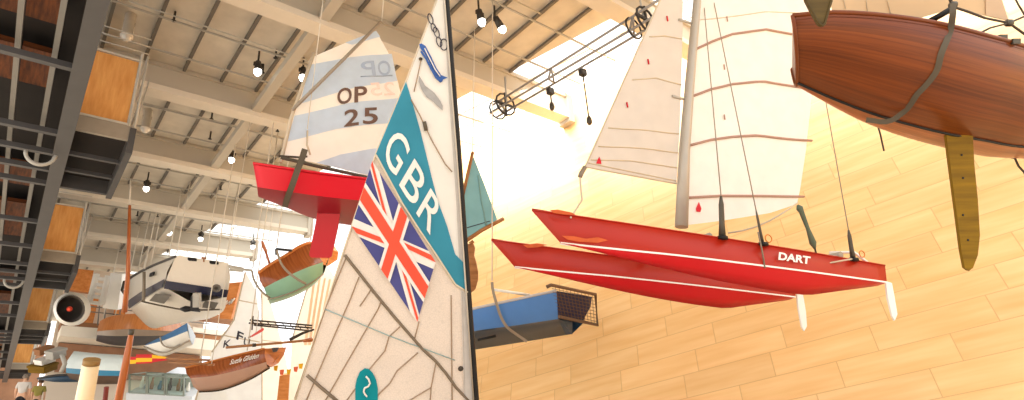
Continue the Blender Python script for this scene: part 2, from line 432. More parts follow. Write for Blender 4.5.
# ------------------------------------------------------------------ left gallery: steel underside with timber panels
G = .72
def GE(x, y, z=1.0): return CE(x * G, y * G, G * z)
YB = [2.06, 3.56, 5.30, 7.27]
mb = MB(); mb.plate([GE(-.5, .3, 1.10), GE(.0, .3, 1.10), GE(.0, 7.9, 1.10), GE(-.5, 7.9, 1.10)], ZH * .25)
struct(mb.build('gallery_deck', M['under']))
mb = MB(); mb.box(GE(.004, 4.1, 1.03), XH * (.011 * G * H), YH * (3.8 * G * H), ZH * (.07 * G * H))
mb.box(GE(.004, 4.1, .965), XH * (.020 * G * H), YH * (3.8 * G * H), ZH * (.006 * G * H))
struct(mb.build('gallery_edge_girder', M['steel']))
mb = MB(); mb.bar(GE(.030, .4, 1.35), GE(.030, 7.7, 1.35), .06, .06); struct(mb.build('gallery_handrail', M['rail']))
for x in (-.056, -.13, -.205):
    struct(MB().bar(GE(x, .4, 1.01), GE(x, 7.7, 1.01), .09, .10, ZH).build('gallery_joist', M['joist']))
gy = [1.66]
for y in YB: gy += [y, y + .15, y + .29, y + .42]
for i in range(len(YB) - 1): gy += [YB[i] + .85, YB[i] + 1.2]
gy += [1.25]
for y in gy:
    struct(MB().bar(GE(-.45, y, .975), GE(-.008, y, .975), .13, .12, ZH).build('gallery_crossbar', M['steel']))
zones = [(1.20, 1.60), (1.74, 1.93), (2.52, 2.72), (2.92, 3.36), (4.0, 4.3), (4.5, 5.1), (5.75, 6.3), (6.5, 7.1)]
for (a, b) in zones:
    for x0, x1 in ((-.126, -.062), (-.2, -.136), (-.27, -.21)):
        mb = MB(); mb.box(GE((x0 + x1) / 2, (a + b) / 2, 1.055), YH * ((b - a) / 2 * G * H), XH * ((x1 - x0) / 2 * G * H), ZH * (.008 * G * H))
        struct(mb.build('gallery_soffit_panel', M['deckwood']))
# coiled cable loops hanging under the gallery
for (px, py, lab) in ((41, 153, 'dark cable loop hanging under the gallery beside the nearest hanging balcony'), (14, 280, 'dark cable loop hanging under the gallery beside the second hanging balcony')):
    c = CEP(px, py, G * .95); pts = [c + XH * (.28 * math.cos(t)) + ZH * (.30 * math.sin(t)) for t in [math.pi * (1 + i / 12) for i in range(13)]]
    o = tubeo('cable_loop', pts, .045, M['steel_lt']); tag(o, lab, 'cable')
# ------------------------------------------------------------------ hanging balconies (four)
ords = ['nearest hanging balcony with a plywood end panel, beside the top of the dark gallery', 'second hanging balcony along the gallery, plywood panel left of the thin brown mast',
        'third hanging balcony along the gallery, plywood panel beside the shell with the red lamp', 'farthest and smallest hanging balcony, plywood panel above the two people']
for yb, lab in zip(YB, ords):
    y = yb
    t = thing('hanging_balcony', lab, 'balcony', GE(.09, y + .2, .99), 'hanging balconies along the gallery')
    mb = MB(); mb.box(GE(.0915, y + .004, 1.028), XH * (.0775 * G * H), YH * (.006 * G * H), ZH * (.028 * G * H)); mb.build('floor_channel', M['chan'], t)
    mb = MB(); mb.box(GE(.086, y + .006, 1.178), ZH * (.118 * G * H), XH * (.066 * G * H), YH * (.004 * G * H)); 
    pn = mb.build('end_panel', M['plywood'], t)
    mb = MB()
    for a, b in (((.018, 1.055), (.154, 1.055)), ((.018, 1.30), (.154, 1.30)), ((.016, 1.05), (.016, 1.33)), ((.158, 1.05), (.158, 1.33))):
        mb.bar(GE(a[0], y - .002, a[1]), GE(b[0], y - .002, b[1]), .05, .05)
    mb.build('panel_frame', M['rail'], t)
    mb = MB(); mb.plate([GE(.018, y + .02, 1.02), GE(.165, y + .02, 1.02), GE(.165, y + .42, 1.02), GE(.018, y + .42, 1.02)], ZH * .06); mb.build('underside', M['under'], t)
    for dy in (.15, .29):
        mb = MB(); mb.bar(GE(.016, y + dy, .985), GE(.168, y + dy, .985), .10, .10, ZH); mb.build('floor_joist', M['steel'], t)
    mb = MB(); mb.box(GE(.172, y + .21, 1.0), XH * (.009 * G * H), YH * (.215 * G * H), ZH * (.045 * G * H)); mb.build('side_channel', M['steel'], t)
    mb = MB(); mb.box(GE(.09, y + .425, 1.0), XH * (.085 * G * H), YH * (.008 * G * H), ZH * (.03 * G * H)); mb.build('far_channel', M['steel'], t)
    mb = MB()
    for z in (1.12, 1.22, 1.32):
        mb.tube([GE(.175, y, z), GE(.175, y + .42, z)], .028, 5)
        mb.tube([GE(.02, y + .42, z), GE(.175, y + .42, z)], .022, 5)
    for k in range(4): mb.tube([GE(.175, y + .14 * k, 1.04), GE(.175, y + .14 * k, 1.33)], .03, 5)
    for k in range(3): mb.tube([GE(.175, y + .14 * k, 1.04), GE(.20, y + .14 * k + .1, 1.30)], .02, 5)
    mb.build('railing', M['rail'], t)
    mb = MB()
    for z in (1.335, 1.365, 1.395): mb.tube([GE(.02, y - .004, z), GE(.175, y - .004, z)], .016, 5)
    mb.build('top_rail', M['rail'], t)
# ------------------------------------------------------------------ spotlights and small ceiling fittings
M['can'] = mat('lamp_can', (58, 54, 50), .5); M['canw'] = mat('white_lamp_can', (224, 216, 204), .5); M['bulb'] = glow('lamp_glow', (255, 250, 240), 9)
spots = [(129, 25, 0, 'tall white ceiling fixture above the nearest hanging balcony', 1), (147, 119, 0, 'white ceiling fixture right of the nearest hanging balcony', 1),
         (147, 184, 0, 'lit spotlight above the white cabin yacht, nearest the balconies', 0), (170, 229, 0, 'left one of the spotlight pair just above the white cabin yacht', 0),
         (201, 235, 0, 'right one of the spotlight pair just above the white cabin yacht', 0), (258, 66, 0, 'lit spotlight left of the striped sail, on the ceiling', 0),
         (480, 15, 1, 'bright spotlight at the top beside the tall racing mast, the left of two', 0), (498, 22, 2, 'angled spotlight at the top beside the tall racing mast, the right of two', 0),
         (303, 72, 0, 'dark spotlight at the upper left edge of the striped sail', 0), (253, 243, 0, 'spotlight above the hanging wooden canoe', 0), (232, 155, 0, 'dark spotlight on the strut left of the red dinghy bow', 0)]
for px, py, md, lab, wht in spots:
    z = 1.035 if not wht else 1.05; c = CEP(px, py, z)
    t = thing('spotlight', lab, 'lamp', c, 'ceiling spotlights')
    ax = -ZH + (YH * -.1 if md == 0 else (XH * .2 if md == 1 else XH * .7)); ax = nrm(ax)
    sz = .15
    ln = .34 if not wht else .75
    MB().lathe(c - ax * ln / 2, ax, [(0, 0), (sz * .55, .02), (sz * .62, ln * .5), (sz * .75, ln), (sz * .6, ln), (0, ln * .9)] if not wht else [(0, 0), (.13, .02), (.13, ln), (.15, ln), (.15, ln + .05), (0, ln + .05)], 12).build('lamp_can', M['canw'] if wht else M['can'], t)
    MB().lathe(c + ax * ln / 2, ax, [(sz * .72, -.02), (sz * .72, .08), (sz * .4, .16), (0, .18)], 12).build('bulb', M['bulb'] if not wht else M['canw'], t)
    b0 = c - ax * ln / 2
    MB().tube([b0, b0 + ZH * ((ZT - z) * H - .15)], .03, 5).build('stem', M['can'], t)
    MB().bar(c - XH * .13 - ax * .05, c + XH * .13 - ax * .05, .04, .12).build('yoke', M['can'], t)
_sp = []
for i in range(34):
    x = random.uniform(.1, .85); y = random.choice(BY[:6]) - random.uniform(.1, .38); c = CE(x, y, 1.06)
    if x > xedge(y) - .05 or any((c - q_).length < .5 for q_ in _sp + [CEP(s_[0], s_[1], 1.04) for s_ in spots]): continue
    _sp.append(c)
    o = MB().lathe(c, ZH, [(0, -.08), (.07, -.06), (.03, -.02), (.03, .25)], 8).build('sprinkler_head', M['can'])
    tag(o, 'small dark sprinkler head dropping from the tiled ceiling', 'sprinkler', 'ceiling sprinkler heads')
# ------------------------------------------------------------------ lighting truss by the glazing
M['truss'] = mat('pale_truss', (150, 146, 142), .5, metal=.2)
pl1 = (CE(0, 0, .93), ZH); pl2 = (CE(0, 0, .90), ZH)
A = [UP(493, 105, pl1), UP(490, 113, pl2), UP(497, 117, pl2)]; B = [UP(662, -2, pl1), UP(658, 14, pl2), UP(662, 20, pl2)]
t = thing('lighting_truss', 'long three-tube lighting truss hanging under the bright skylight left of the jib', 'truss', (A[0] + A[1]) / 2)
for a, b in zip(A, B): tubeo('truss_tube', [a, b], .035, M['truss'], t)
for f_ in (.06, .40, .86):
    mb = MB(); q = [a.lerp(b, f_) for a, b in zip(A, B)]
    for i in range(3): mb.tube([q[i], q[(i + 1) % 3]], .03, 5)
    mb.build('truss_brace', M['truss'], t)
for f_, nm in ((.09, 'end_clamp'), (.93, 'end_clamp')):
    c = sum((a.lerp(b, f_) for a, b in zip(A, B)), V()) / 3; mb = MB()
    mb.tube([c + XH * (.36 * math.cos(s * .5236)) + ZH * (.36 * math.sin(s * .5236)) for s in range(13)], .03, 6)
    mb.tube([c + YH * .4 + XH * (.3 * math.cos(s * .5236)) + ZH * (.3 * math.sin(s * .5236)) for s in range(13)], .025, 6)
    mb.bar(c - XH * .4, c + XH * .4, .06, .06); mb.bar(c - ZH * .4, c + ZH * .4, .06, .06)
    mb.build(nm, M['steel_dk'], t)
for f_ in (.1, .92):
    c = sum((a.lerp(b, f_) for a, b in zip(A, B)), V()) / 3; tubeo('hanger_rod', [c, c + ZH * ((1.0 - .91) * H if f_ < .5 else .18 * H)], .03, M['steel_lt'], t)
for (px, py, f_, lab, ln) in ((559, 76, .37, 'small clamp lamp hanging on the lighting truss, the shorter of two', .5), (589, 60, .57, 'clamp lamp with a long drop cord hanging on the lighting truss', 1.5)):
    c = A[2].lerp(B[2], f_) - ZH * .06; r = thing('hanging_lamp', lab, 'lamp', c)
    MB().box(c - ZH * .12, XH * .09, YH * .07, ZH * .09).build('clamp', M['steel_dk'], r)
    tubeo('cord', [c, c - ZH * ln], .022, M['chain'], r)
    MB().lathe(c - ZH * ln, -ZH, [(.02, -.05), (.07, .05), (.08, .16), (.04, .24), (0, .25)], 10).build('lamp_head', M['chain'], r)
# ------------------------------------------------------------------ hanging wires
def cable(p, label, group, r=.014, top=ZT - .01, lean=None, off=.05):
    d = lean or UPW; t = ((CE(0, 0, top) - p).dot(ZH)) / d.dot(ZH); q = p + d * t
    p = p + d * off
    o = tubeo('suspension_cable', [p, q], r, M['cable'], n=5); tag(o, label, 'cable', group); return o
CI = [W(V((1, 0, 0))), W(V((0, 1, 0))), W(V((0, 0, 1)))]
def project(p):
    q = p - CAM; x, y, z = q.dot(CI[0]), q.dot(CI[1]), q.dot(CI[2]); return (CX + F * x / z, CY + F * y / z, z)
# ================================================================== red catamaran (twin hulls, mast, jib, mainsail)
u_b1, u_s1, u_b2, u_s2 = ray(566, 240), ray(888, 282), ray(519, 265), ray(797, 297)
K = 7.45
b1 = W(u_b1) * K; s1 = W(u_s1) * (K * 1.199); b2 = W(u_b2) * (K * 1.224)
LD = nrm(s1 - b1); BD = (b2 - b1); SEP = BD.length; BD = nrm(BD - LD * BD.dot(LD)); UD = nrm(LD.cross(BD))
if UD.z < 0: UD = -UD
LEN = (s1 - b1).length; O1 = CAM + b1
def D(a, b, c): return O1 + LD * a + BD * b + UD * c
def cw(a):                                     # half width of the hull at deck level
    t = (a + .42) / (LEN + .42); return .03 + .17 * math.sin(min(1, t * 1.25) * math.pi / 2) ** .8 - .03 * max(0, t - .7) / .3
def csheer(a): return .365 - .11 * (a / LEN)
def ckeel(a):
    t = a / LEN
    return -.30 * math.sin(min(1, t / .74) * math.pi / 2) ** 1.1 if t < .74 else -.30 + .27 * ((t - .74) / .26)
cat = thing('catamaran', 'red twin-hulled racing catamaran with white sails hanging before the timber wall', 'boat', D(LEN / 2, SEP / 2, -.3))
def cata_hull(b0, tagname):
    n = 30
    ctr = b0 + .18
    sh_n, sh_f, st_n, st_f, kl = [], [], [], [], []
    for i in range(n):
        t = i / (n - 1); a_s = -.40 + (LEN + .40) * t; a = LEN * t
        w = cw(a_s) if i else .012; w2 = (cw(a) * .95) * min(1, .02 + (t / .30)) if t < .3 else cw(a) * .95
        sh_n.append(D(a_s, ctr - w, csheer(a_s))); sh_f.append(D(a_s, ctr + w, csheer(a_s)))
        st_n.append(D(a, ctr - w2, 0)); st_f.append(D(a, ctr + w2, 0)); kl.append(D(a, ctr, ckeel(a) - .004))
    mb = MB(); mb.grid([sh_n, st_n]); mb.grid([sh_f, st_f])
    dk = [p.lerp(q, .5) + UD * .03 for p, q in zip(sh_n, sh_f)]
    mb.grid([sh_n, dk, sh_f]); mb.face([sh_n[-1], dk[-1], sh_f[-1], st_f[-1], st_n[-1]]); mb.face([sh_n[0], sh_f[0], st_f[0], st_n[0]])
    h = mb.build('hull', M['dart_side'], cat)
    mb = MB(); mid_n = [p.lerp(k, .5) - BD * .015 for p, k in zip(st_n, kl)]; mid_f = [p.lerp(k, .5) + BD * .015 for p, k in zip(st_f, kl)]
    mb.grid([st_n, mid_n, kl, mid_f, st_f]); mb.face([st_n[-1], mid_n[-1], kl[-1], mid_f[-1], st_f[-1]]); mb.build('hull_bottom', M['dart_bottom'], h, base=None)
    mb = MB(); up_ = [p + UD * .012 - BD * .004 for p in st_n]; dn_ = [p - UD * .012 - BD * .004 for p in st_n]; mb.grid([up_, dn_]); 
    mb.grid([[p + UD * .022 + BD * .004 for p in st_f], [p - UD * .022 + BD * .004 for p in st_f]])
    mb.build('waterline_stripe', M['white'], h)
    MB().tube(sh_n, .010, 5).build('gunwale', M['dart_side'], h)
    return h, sh_n, st_n
M['scuff'] = mat('worn_gelcoat', (196, 88, 44), .7, var=.3, scale=9)
h1, shn, stn = cata_hull(0.0, 'near'); h2, shn2, stn2 = cata_hull(SEP, 'far')
h1['label'] = 'nearer red hull carrying the white lettering'; h2['label'] = 'farther red hull'
# lettering on the near hull side
plD = (shn[22], nrm((shn[26] - shn[18]).cross(stn[22] - shn[22])))
slD = Sail([(770, 250), (815, 255), (815, 268), (770, 262)], plD)
slD.text('DART', (776.5, 260.0), (31.5, 4.6), (.8, -7.6), .035, .035).build('lettering', M['white'], h1)
# scuffed patches near the bow
for nm_, sh_, st_, hh, pxs in (('a', shn, stn, h1, ([(548, 210.5), (556, 210), (570, 213), (574, 215.5), (562, 215), (552, 213.5)], [(560, 236), (572, 236.5), (584, 239), (596, 237.5), (606, 240.5), (596, 243), (578, 242), (566, 240)])), ('b', shn2, stn2, h2, ([(522, 245), (536, 243.5), (546, 245), (536, 247.5), (526, 248)],))):
    pl_ = (sh_[3].lerp(st_[3], .5), nrm((sh_[7] - sh_[1]).cross(st_[4] - sh_[4])))
    for q_ in pxs:
        s_ = Sail(q_, pl_); s_.poly(q_, .07).build('worn_patch', M['scuff'], hh)
# rudders
def rudder(px, parent_b, name):
    d0 = (UP(px[0][0], px[0][1], (D(LEN, parent_b + .18, 0), BD)))
    pts = [UP(x, y, (D(LEN, parent_b + .18, 0), BD)) for x, y in px]
    MB().plate(pts, BD * .03).build('rudder', M['white'], cat)
rudder([(886, 281), (892, 283), (894.5, 296), (897.5, 314), (895, 320.5), (892.5, 316), (888, 298)], 0, 'r')
rudder([(797, 293), (803, 294), (806, 312), (807, 326), (804.5, 331), (802, 327), (798.5, 308)], SEP, 'r')
# beams and trampoline between the hulls
for a in (LEN * .42, LEN * .86):
    tubeo('crossbeam', [D(a, .10, .40 - .05), D(a, SEP + .26, .40 - .05)], .05, M['mast'], cat)
0 and MB().plate([D(LEN * .44, .2, .33), D(LEN * .85, .2, .30), D(LEN * .85, SEP + .16, .30), D(LEN * .44, SEP + .16, .33)], UD * .008).build('trampoline', M['black'], cat)
plM = (D(0, SEP / 2 + .18, 0), BD)             # upright plane along the middle of the boat
main = Sail([(687, 225), (689, 150), (695, 60), (703, -50), (832, -50), (822, 0), (812, 90), (806, 150), (800, 190), (797, 204), (770, 213), (720, 221)], plM, .32, .35)
mast_pts = [UP(681.5, 227, plM), UP(684.5, 150, plM), UP(690, 80, plM), UP(698, -8, plM), UP(706, -60, plM)]
MB().tube(mast_pts, [.105, .092, .082, .07, .06], 10).build('mast', M['mast'], cat)
mn = main.poly(main.outline).build('mainsail', M['main'], cat)
for px in ([(694.5, 50), (712, 42), (730, 36), (760, 34), (793, 36), (815, 38)], [(691, 97), (710, 90), (730, 86), (760, 85), (790, 87), (811, 89.5)], [(688, 146), (710, 140.5), (730, 138.5), (760, 138.5), (811, 141)], [(687, 198), (720, 196.5), (760, 196.5), (803, 197)]):
    main.line(px, .022, .02).build('batten', M['batten'], mn)
for px in ([(700, 20), (830, 12)], ):
    main.line(px, .008, .006).build('sail_seam', M['seam'], mn)
main.poly([(698, 202), (700.5, 209), (699.5, 212.5), (695.5, 212), (695, 209)], .02).build('red_mark', M['logo_red'], mn)
for x, y in ((725, 18), (722, 66), (722, 116)):
    main.line([(x, y), (x + .6, y + 5)], .012, .02).build('tell_tale', M['batten'], mn)
jibs = Sail([(684, -60), (660, 0), (622, 84), (585, 167), (676.5, 183.5), (680, 120), (682, 60), (683, 0)], plM, .22, .35)
jb = jibs.poly(jibs.outline).build('jib', M['jib'], cat)
for px in ([(649, 37), (664, 36.5), (682, 39)], [(632, 80), (655, 79), (681.5, 85)], [(608, 128), (640, 131), (679, 134)], [(598, 146.5), (640, 149), (678, 153)], [(591, 160), (630, 161), (677, 168)], [(588, 163), (676, 181)]):
    jibs.line(px, .010, .008).build('sail_seam', M['seam'], jb)
jibs.line([(685, -60), (660, 0), (622, 84), (585, 167), (676.5, 183.5)], .016, .004).build('luff_tape', M['rope'], jb)
jibs.poly([(598.5, 157), (600.5, 161.5), (600.8, 164.5), (595.5, 164), (596.5, 161)], .02).build('red_mark', M['logo_red'], jb)
for x, y in ((666, 17), (647, 60), (626, 103)):
    jibs.line([(x, y), (x + .8, y + 5)], .014, .02).build('tell_tale', M['logo_red'], jb)
tk = UP(585, 167, plM)
MB().tube([tk, UP(581, 174, plM), UP(580, 177, plM)], .035, 6).build('tack_shackle', M['wire'], cat)
tubeo('bow_line', [UP(580, 177, plM), UP(580.5, 186, plM), UP(582, 200, plM), D(.10, .10, .33)], .014, M['rope'], cat)
# spreader stubs on the mast
for y, x in ((24, 693), (100, 687)):
    q = UP(x, y, plM); tubeo('spreader', [q, q - LD * .30 - BD * .02], .025, M['mast'], cat)
# shrouds and rig fittings on the near gunwale
def sheer_at(px): 
    return UP(px, 200 + (px - 535) * .17 + 8, plD)
def gun(a): 
    t = (a + .40) / (LEN + .40); i = t * 29; j = min(28, int(i)); return shn[j].lerp(shn[j + 1], i - j)
def a_at(px):
    best = min(range(300), key=lambda k: abs(project(gun(-.4 + (LEN + .4) * k / 299))[0] - px)); return -.4 + (LEN + .4) * best / 299
mtop = UP(706, -60, plM)
def rig(px, top_px, rod_px, r_rod, nm='turnbuckle', m='chain'):
    g = gun(a_at(px)); d = project(g)[2]
    top = P(rod_px[0], rod_px[1], d)
    MB().tube([g, g.lerp(top, .35), g.lerp(top, .8), top], [r_rod * 1.3, r_rod, r_rod * .9, r_rod * .4], 7).build(nm, M[m], cat)
    MB().lathe(g - UD * .03, UD, [(0, 0), (.075, .01), (.075, .05), (0, .07)], 10).build('chain_plate', M['black'], cat)
    if top_px: tubeo('shroud', [top, P(top_px[0], top_px[1], top_px[2])], .0085, M['wire'], cat, 5)
q = project(mtop)
rig(723, (703.5, 0, q[2] * .97), (721, 196), .04)
rig(763, (713.5, 0, q[2] * .97), (756, 210), .02, 'wire_strop')
rig(853, (815, 40, q[2]), (848.5, 230), .032)
# mainsheet tackle and control lines
ga = gun(a_at(816)); d = project(ga)[2]
MB().tube([P(797.5, 205, d), P(799.5, 208, d), P(801.5, 212, d), P(808, 229, d), P(813, 243, d), P(815, 249, d)], [.015, .05, .036, .028, .05, .015], 8).build('mainsheet_tackle', M['tackle'], cat)
tubeo('tackle_tail', [P(815, 249, d), ga], .014, M['rope_dk'], cat)
pts = catmull([main.pt(797, 203, .02), P(786, 211, d), P(765, 223, d), P(745, 230, d), P(728, 233, d)], 14)
tubeo('sheet_rope', pts, .013, M['rope'], cat)
gb = gun(a_at(766)); d = project(gb)[2] - .1
tubeo('hanging_strop', [P(758, 232, d), P(762, 250, d), P(765, 268, d)], .012, M['wire'], cat)
for x, y, rr in ((768.5, 238.5, .055), (862, 254, .05)):
    c = P(x, y, project(gun(a_at(x)))[2]); tubeo('cord_ring', [c + LD * (rr * math.cos(k * .5236)) + UD * (rr * math.sin(k * .5236)) for k in range(13)], .008, M['orange'], cat, 5)
d = project(gun(a_at(840)))[2] - .08
tubeo('deck_line', catmull([P(824, 264, d), P(829, 263, d), P(840, 261, d), P(852, 259, d)], 10), .012, M['rope'], cat)
tubeo('tiller', [D(LEN + .02, .18, .22), D(LEN * .93, .2, .45), D(LEN * .86, .3, .42)], .022, M['white'], cat)
for px, py, d in ((600, 218, 7.6), (880, 262, 8.9)):
    pass
# ================================================================== varnished wooden dinghy, upper right, seen from below
near = [P(792.5, 15.5, 4.55), P(818, 13.0, 4.50), P(843, 12.3, 4.47), P(888, 15.5, 4.47), P(940, 23.5, 4.55), P(993, 37, 4.7), P(1024, 46, 4.82), P(1110, 75, 5.25), P(1200, 112, 5.8)]
keel = [P(797, 82, 5.0), P(826, 95, 5.03), P(865, 110.5, 5.07), P(900, 121.5, 5.12), P(946, 133, 5.2), P(985, 140, 5.3), P(1024, 146.5, 5.4), P(1110, 150, 5.65), P(1203, 124, 5.9)]
rows = hull_rows(near, keel, 34, 10, .72, 1.05)
for i_, r_ in enumerate(rows):               # slim run aft: the far bottom narrows towards the transom
    k_ = r_[10]; f_ = .30 + .62 * min(1, i_ / 16)
    for j_ in range(11, 21): q_ = r_[j_] - k_; r_[j_] = k_ + V((q_.x * f_, q_.y * f_, q_.z))
dg = thing('wooden_dinghy', 'dark varnished wooden dinghy hull at upper right, seen from below with its centreboard down', 'boat', (rows[14][10]))
m_ = 10
mb = MB(); mb.grid([list(r[:m_ + 1]) for r in rows])
hw = mb.build('hull', M['mahog'], dg)
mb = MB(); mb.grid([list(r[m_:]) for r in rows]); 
hf = mb.build('hull', M['mahog_lit'], dg); hf['label'] = 'far side of the hull bottom, light from the wall painted in as paler planking'
hw['label'] = 'near side of the hull, dark varnished planking'
mb = MB(); mb.face(list(rows[0])); mb.build('transom', M['mahog'], dg)
mb = MB(); mb.grid([[r[0] - UPW * .04, r[m_] * .0 + (r[0] + r[-1]) / 2 - UPW * .02, r[-1] - UPW * .04] for r in rows]); mb.build('deck', M['mahog'], dg)
MB().tube([r[0] for r in rows], .018, 6).build('gunwale', M['mahog'], dg)
MB().tube([r[-1] for r in rows], .018, 6).build('gunwale', M['mahog'], dg)
MB().tube([r[m_] - UPW * .004 for r in rows], .014, 6).build('keel_band', M['black'], dg)
MB().tube(rows[0], .016, 6).build('transom_edge', M['mahog'], dg)
d0 = 5.22
plC = (P(958, 134, d0), CI[2])
ctr = [UP(x, y, plC) for x, y in ((946, 131), (973, 136), (974.5, 165), (978, 200), (980, 235), (978, 255), (973, 268), (969, 271), (965, 268), (961.5, 250), (957, 215), (951, 170))]
cb = MB().plate(ctr, CI[2] * .035).build('centreboard', M['olive'], dg)
for x, y in ((961.5, 155), (963, 178), (963, 215), (968, 240)):
    MB().lathe(UP(x, y, plC) - CI[2] * .004, CI[2], [(0, 0), (.010, .001), (.010, .006)], 8).build('bolt', M['black'], cb)
# sling strap that carries the hull
_unused = catmull([P(953, 4, 4.52), P(953.5, 12, 4.46), P(950, 32, 4.44), P(943, 52, 4.5), P(932, 76, 4.66), P(917, 97, 4.86), P(900, 115.5, 5.04), P(892, 121, 5.1), P(880, 121.5, 5.3), P(866, 119.5, 5.5)], 30)
def ribbon(pts, wd, nv, th=.006):
    mb = MB(); r1 = []; r2 = []
    for i, p in enumerate(pts):
        t = nrm(pts[min(len(pts) - 1, i + 1)] - pts[max(0, i - 1)]); v = nrm(p - CAM) if nv is None else nv; s_ = nrm(t.cross(v)) * (wd / 2)
        r1.append(p + s_); r2.append(p - s_)
    mb.grid([r1, r2]); mb.grid([[p + v * th for p in r1], [p + v * th for p in r2]]); return mb
fine = [(rows[i][j].lerp(rows[i + 1][j], .25 * a).lerp(rows[i][j + 1].lerp(rows[i + 1][j + 1], .25 * a), .25 * b)) for i in range(len(rows) - 1) for j in range(10) for a in range(4) for b in range(4)]
fpx = [(project(p), p) for p in fine]
st = [P(953, 3, 4.55), P(953.5, 10, 4.50)]
for tx, ty in ((952, 25), (950, 32), (947, 42), (943, 52), (938, 64), (932, 76), (925, 87), (917, 97), (907, 108), (896, 117.5)):
    st.append(min(fpx, key=lambda t_: (t_[0][0] - tx) ** 2 + (t_[0][1] - ty) ** 2)[1])
st = [p - nrm(p - CAM) * .03 for p in catmull(st, 40)]
st += [P(888, 121.5, 5.02), P(876, 121.8, 5.02), P(866, 119.8, 5.02)]
ribbon(catmull(st[::4] + st[-1:], 40), .042, None).build('sling_strap', M['strap'], dg)
# its own rig: rope lines, boom and tan sail above the gunwale
M['tansail'] = cloth('tan_sailcloth', (214, 186, 150), .3)
pls = (P(930, 10, 5.0), CI[2])
ts = Sail([(824, -60), (832, 14), (900, 24), (955, 8), (985, 16), (1008, 21), (1001, 0), (985, -60)], pls, .05, .2)
sl = ts.poly(ts.outline).build('tan_sail', M['tansail'], dg)
ts.poly([(982, -60), (985, 16), (1008, 21), (1001, 0), (985, -60)], .01).build('sail_edge_panel', mat('sail_edge', (190, 160, 130), .8), sl)  # darker tan strip along the right edge of the sail
for px in ([(839, -20), (845, 9)], [(862, -20), (867, 12)], [(880, -20), (890, 14)]): ts.line(px, .004, .006).build('sail_seam', M['seam'], sl)
tubeo('boom', [P(928, 22, 4.85), P(942, 14.5, 4.8), P(953, 8, 4.75)], .026, M['black'], dg)
tubeo('rigging_rope', [P(953, 7, 4.6), P(966, 11, 4.7), P(985, 18, 4.8), P(1009, 23, 4.9), P(1030, 38, 5.0)], .010, M['rope_dk'], dg)
tubeo('rigging_rope', [P(980, 33, 4.75), P(990, 28, 4.8), P(1009, 23, 4.9), P(1030, 14, 5.0)], .008, M['rope_dk'], dg)
tubeo('rigging_rope', [P(945, -10, 4.6), P(950, -1, 4.6), P(953, 6, 4.6)], .012, M['rope_dk'], dg)
tubeo('rigging_rope', [P(1012, -8, 5.2), P(1018, 4, 5.2), P(1030, 24, 5.2)], .008, M['rope_dk'], dg)
MB().lathe(P(1009, 23, 4.9) - CI[0] * .03, CI[0], [(0, 0), (.03, .01), (.03, .05), (0, .06)], 8).build('rope_block', M['chain'], dg)
MB().lathe(P(953, 5, 4.6) - CI[0] * .03, CI[0], [(0, 0), (.028, .01), (.028, .05), (0, .06)], 8).build('rope_block', M['chain'], dg)
for x, y in ((1001, 38), (1014, 42)):
    MB().box(P(x, y, 4.76), CI[0] * .03, CI[1] * .02, CI[2] * .03).build('deck_fitting', M['chain'], dg)
tubeo('loose_line', catmull([P(877, 124, 5.55), P(880, 133, 5.55), P(882, 142, 5.55), P(884, 151, 5.55)], 8), .008, M['rope_dk'], dg)
tubeo('loose_line', catmull([P(1008, 157, 5.8), P(1014, 157, 5.8), P(1019, 167, 5.8), P(1024, 172, 5.8), P(1040, 200, 5.8)], 8), .010, M['rope_dk'], dg)
cable(P(953, 5, 4.6), 'hanging wire carrying the dark varnished dinghy at upper right', None, .008)
# rudder blade of a boat hanging nearer, its hull above the frame
plr = (P(820, 10, 3.9), CI[2])
t = thing('rudder_blade', 'dark pointed rudder blade hanging in front of the varnished dinghy at the top edge', 'rudder', P(818, 10, 3.9))
MB().plate([UP(x, y, plr) for x, y in ((796, -40), (806, 0), (810, 8), (816, 19), (819.5, 24.5), (822.5, 26), (824.5, 24), (828, 12), (831.5, 0), (835, -20), (836, -40))], CI[2] * .03).build('blade', M['olive_dk'], t)
tubeo('edge_band', [UP(x, y, plr) - CI[2] * .004 for x, y in ((796, -40), (806, 0), (810, 8), (816, 19), (819.5, 24.5), (822.5, 26), (824.5, 24), (828, 12), (831.5, 0))], .008, M['olive_dk'], t)
# ================================================================== tall racing sail in front
plG = (P(440, 200, 6.4), nrm(W(V((.18, .0, -1)))))
GB = Sail([(441, -60), (437, 0), (406, 82), (376, 154), (352, 226), (326, 305), (295, 400), (262, 502), (484, 502), (475.5, 400), (467.5, 285), (458, 150), (446.5, 0), (442, -60)], plG, .10, .16)
g = thing('racing_sail', 'tall foreground racing sail with union flag, teal band and large white letters', 'sail', UP(480, 580, plG))
M['gbr_top'] = cloth('white_racing_cloth', (240, 236, 228), .35, weave=0)
M['gbr_low'] = cloth('pale_laminate_cloth', (224, 210, 196), .3, var=.07, scale=2, weave=42)
M['teal'] = cloth('teal_cloth', (70, 148, 170), .3, var=.14, scale=2)
M['blue_f'] = cloth('flag_blue', (84, 84, 138), .2, var=.12); M['red_f'] = cloth('flag_red', (234, 92, 70), .2, var=.1); M['white_f'] = cloth('flag_white', (240, 230, 220), .2)
M['ink'] = mat('blue_ink', (48, 84, 146), .6); M['ink_dk'] = mat('dark_ink', (52, 50, 62), .6); M['grey_ink'] = mat('grey_ink', (150, 146, 142), .7, var=.3, scale=14)
M['sew'] = mat('sail_thread', (146, 122, 98), .7); M['sew_dk'] = mat('dark_sail_thread', (112, 96, 78), .7)
up_px = [(441, -60), (437, 0), (406, 82), (408, 92), (437, 200), (467, 268), (458, 150), (446.5, 0), (442, -60)]
panel = GB.poly(GB.outline).build('sail_panel', M['gbr_low'], g)
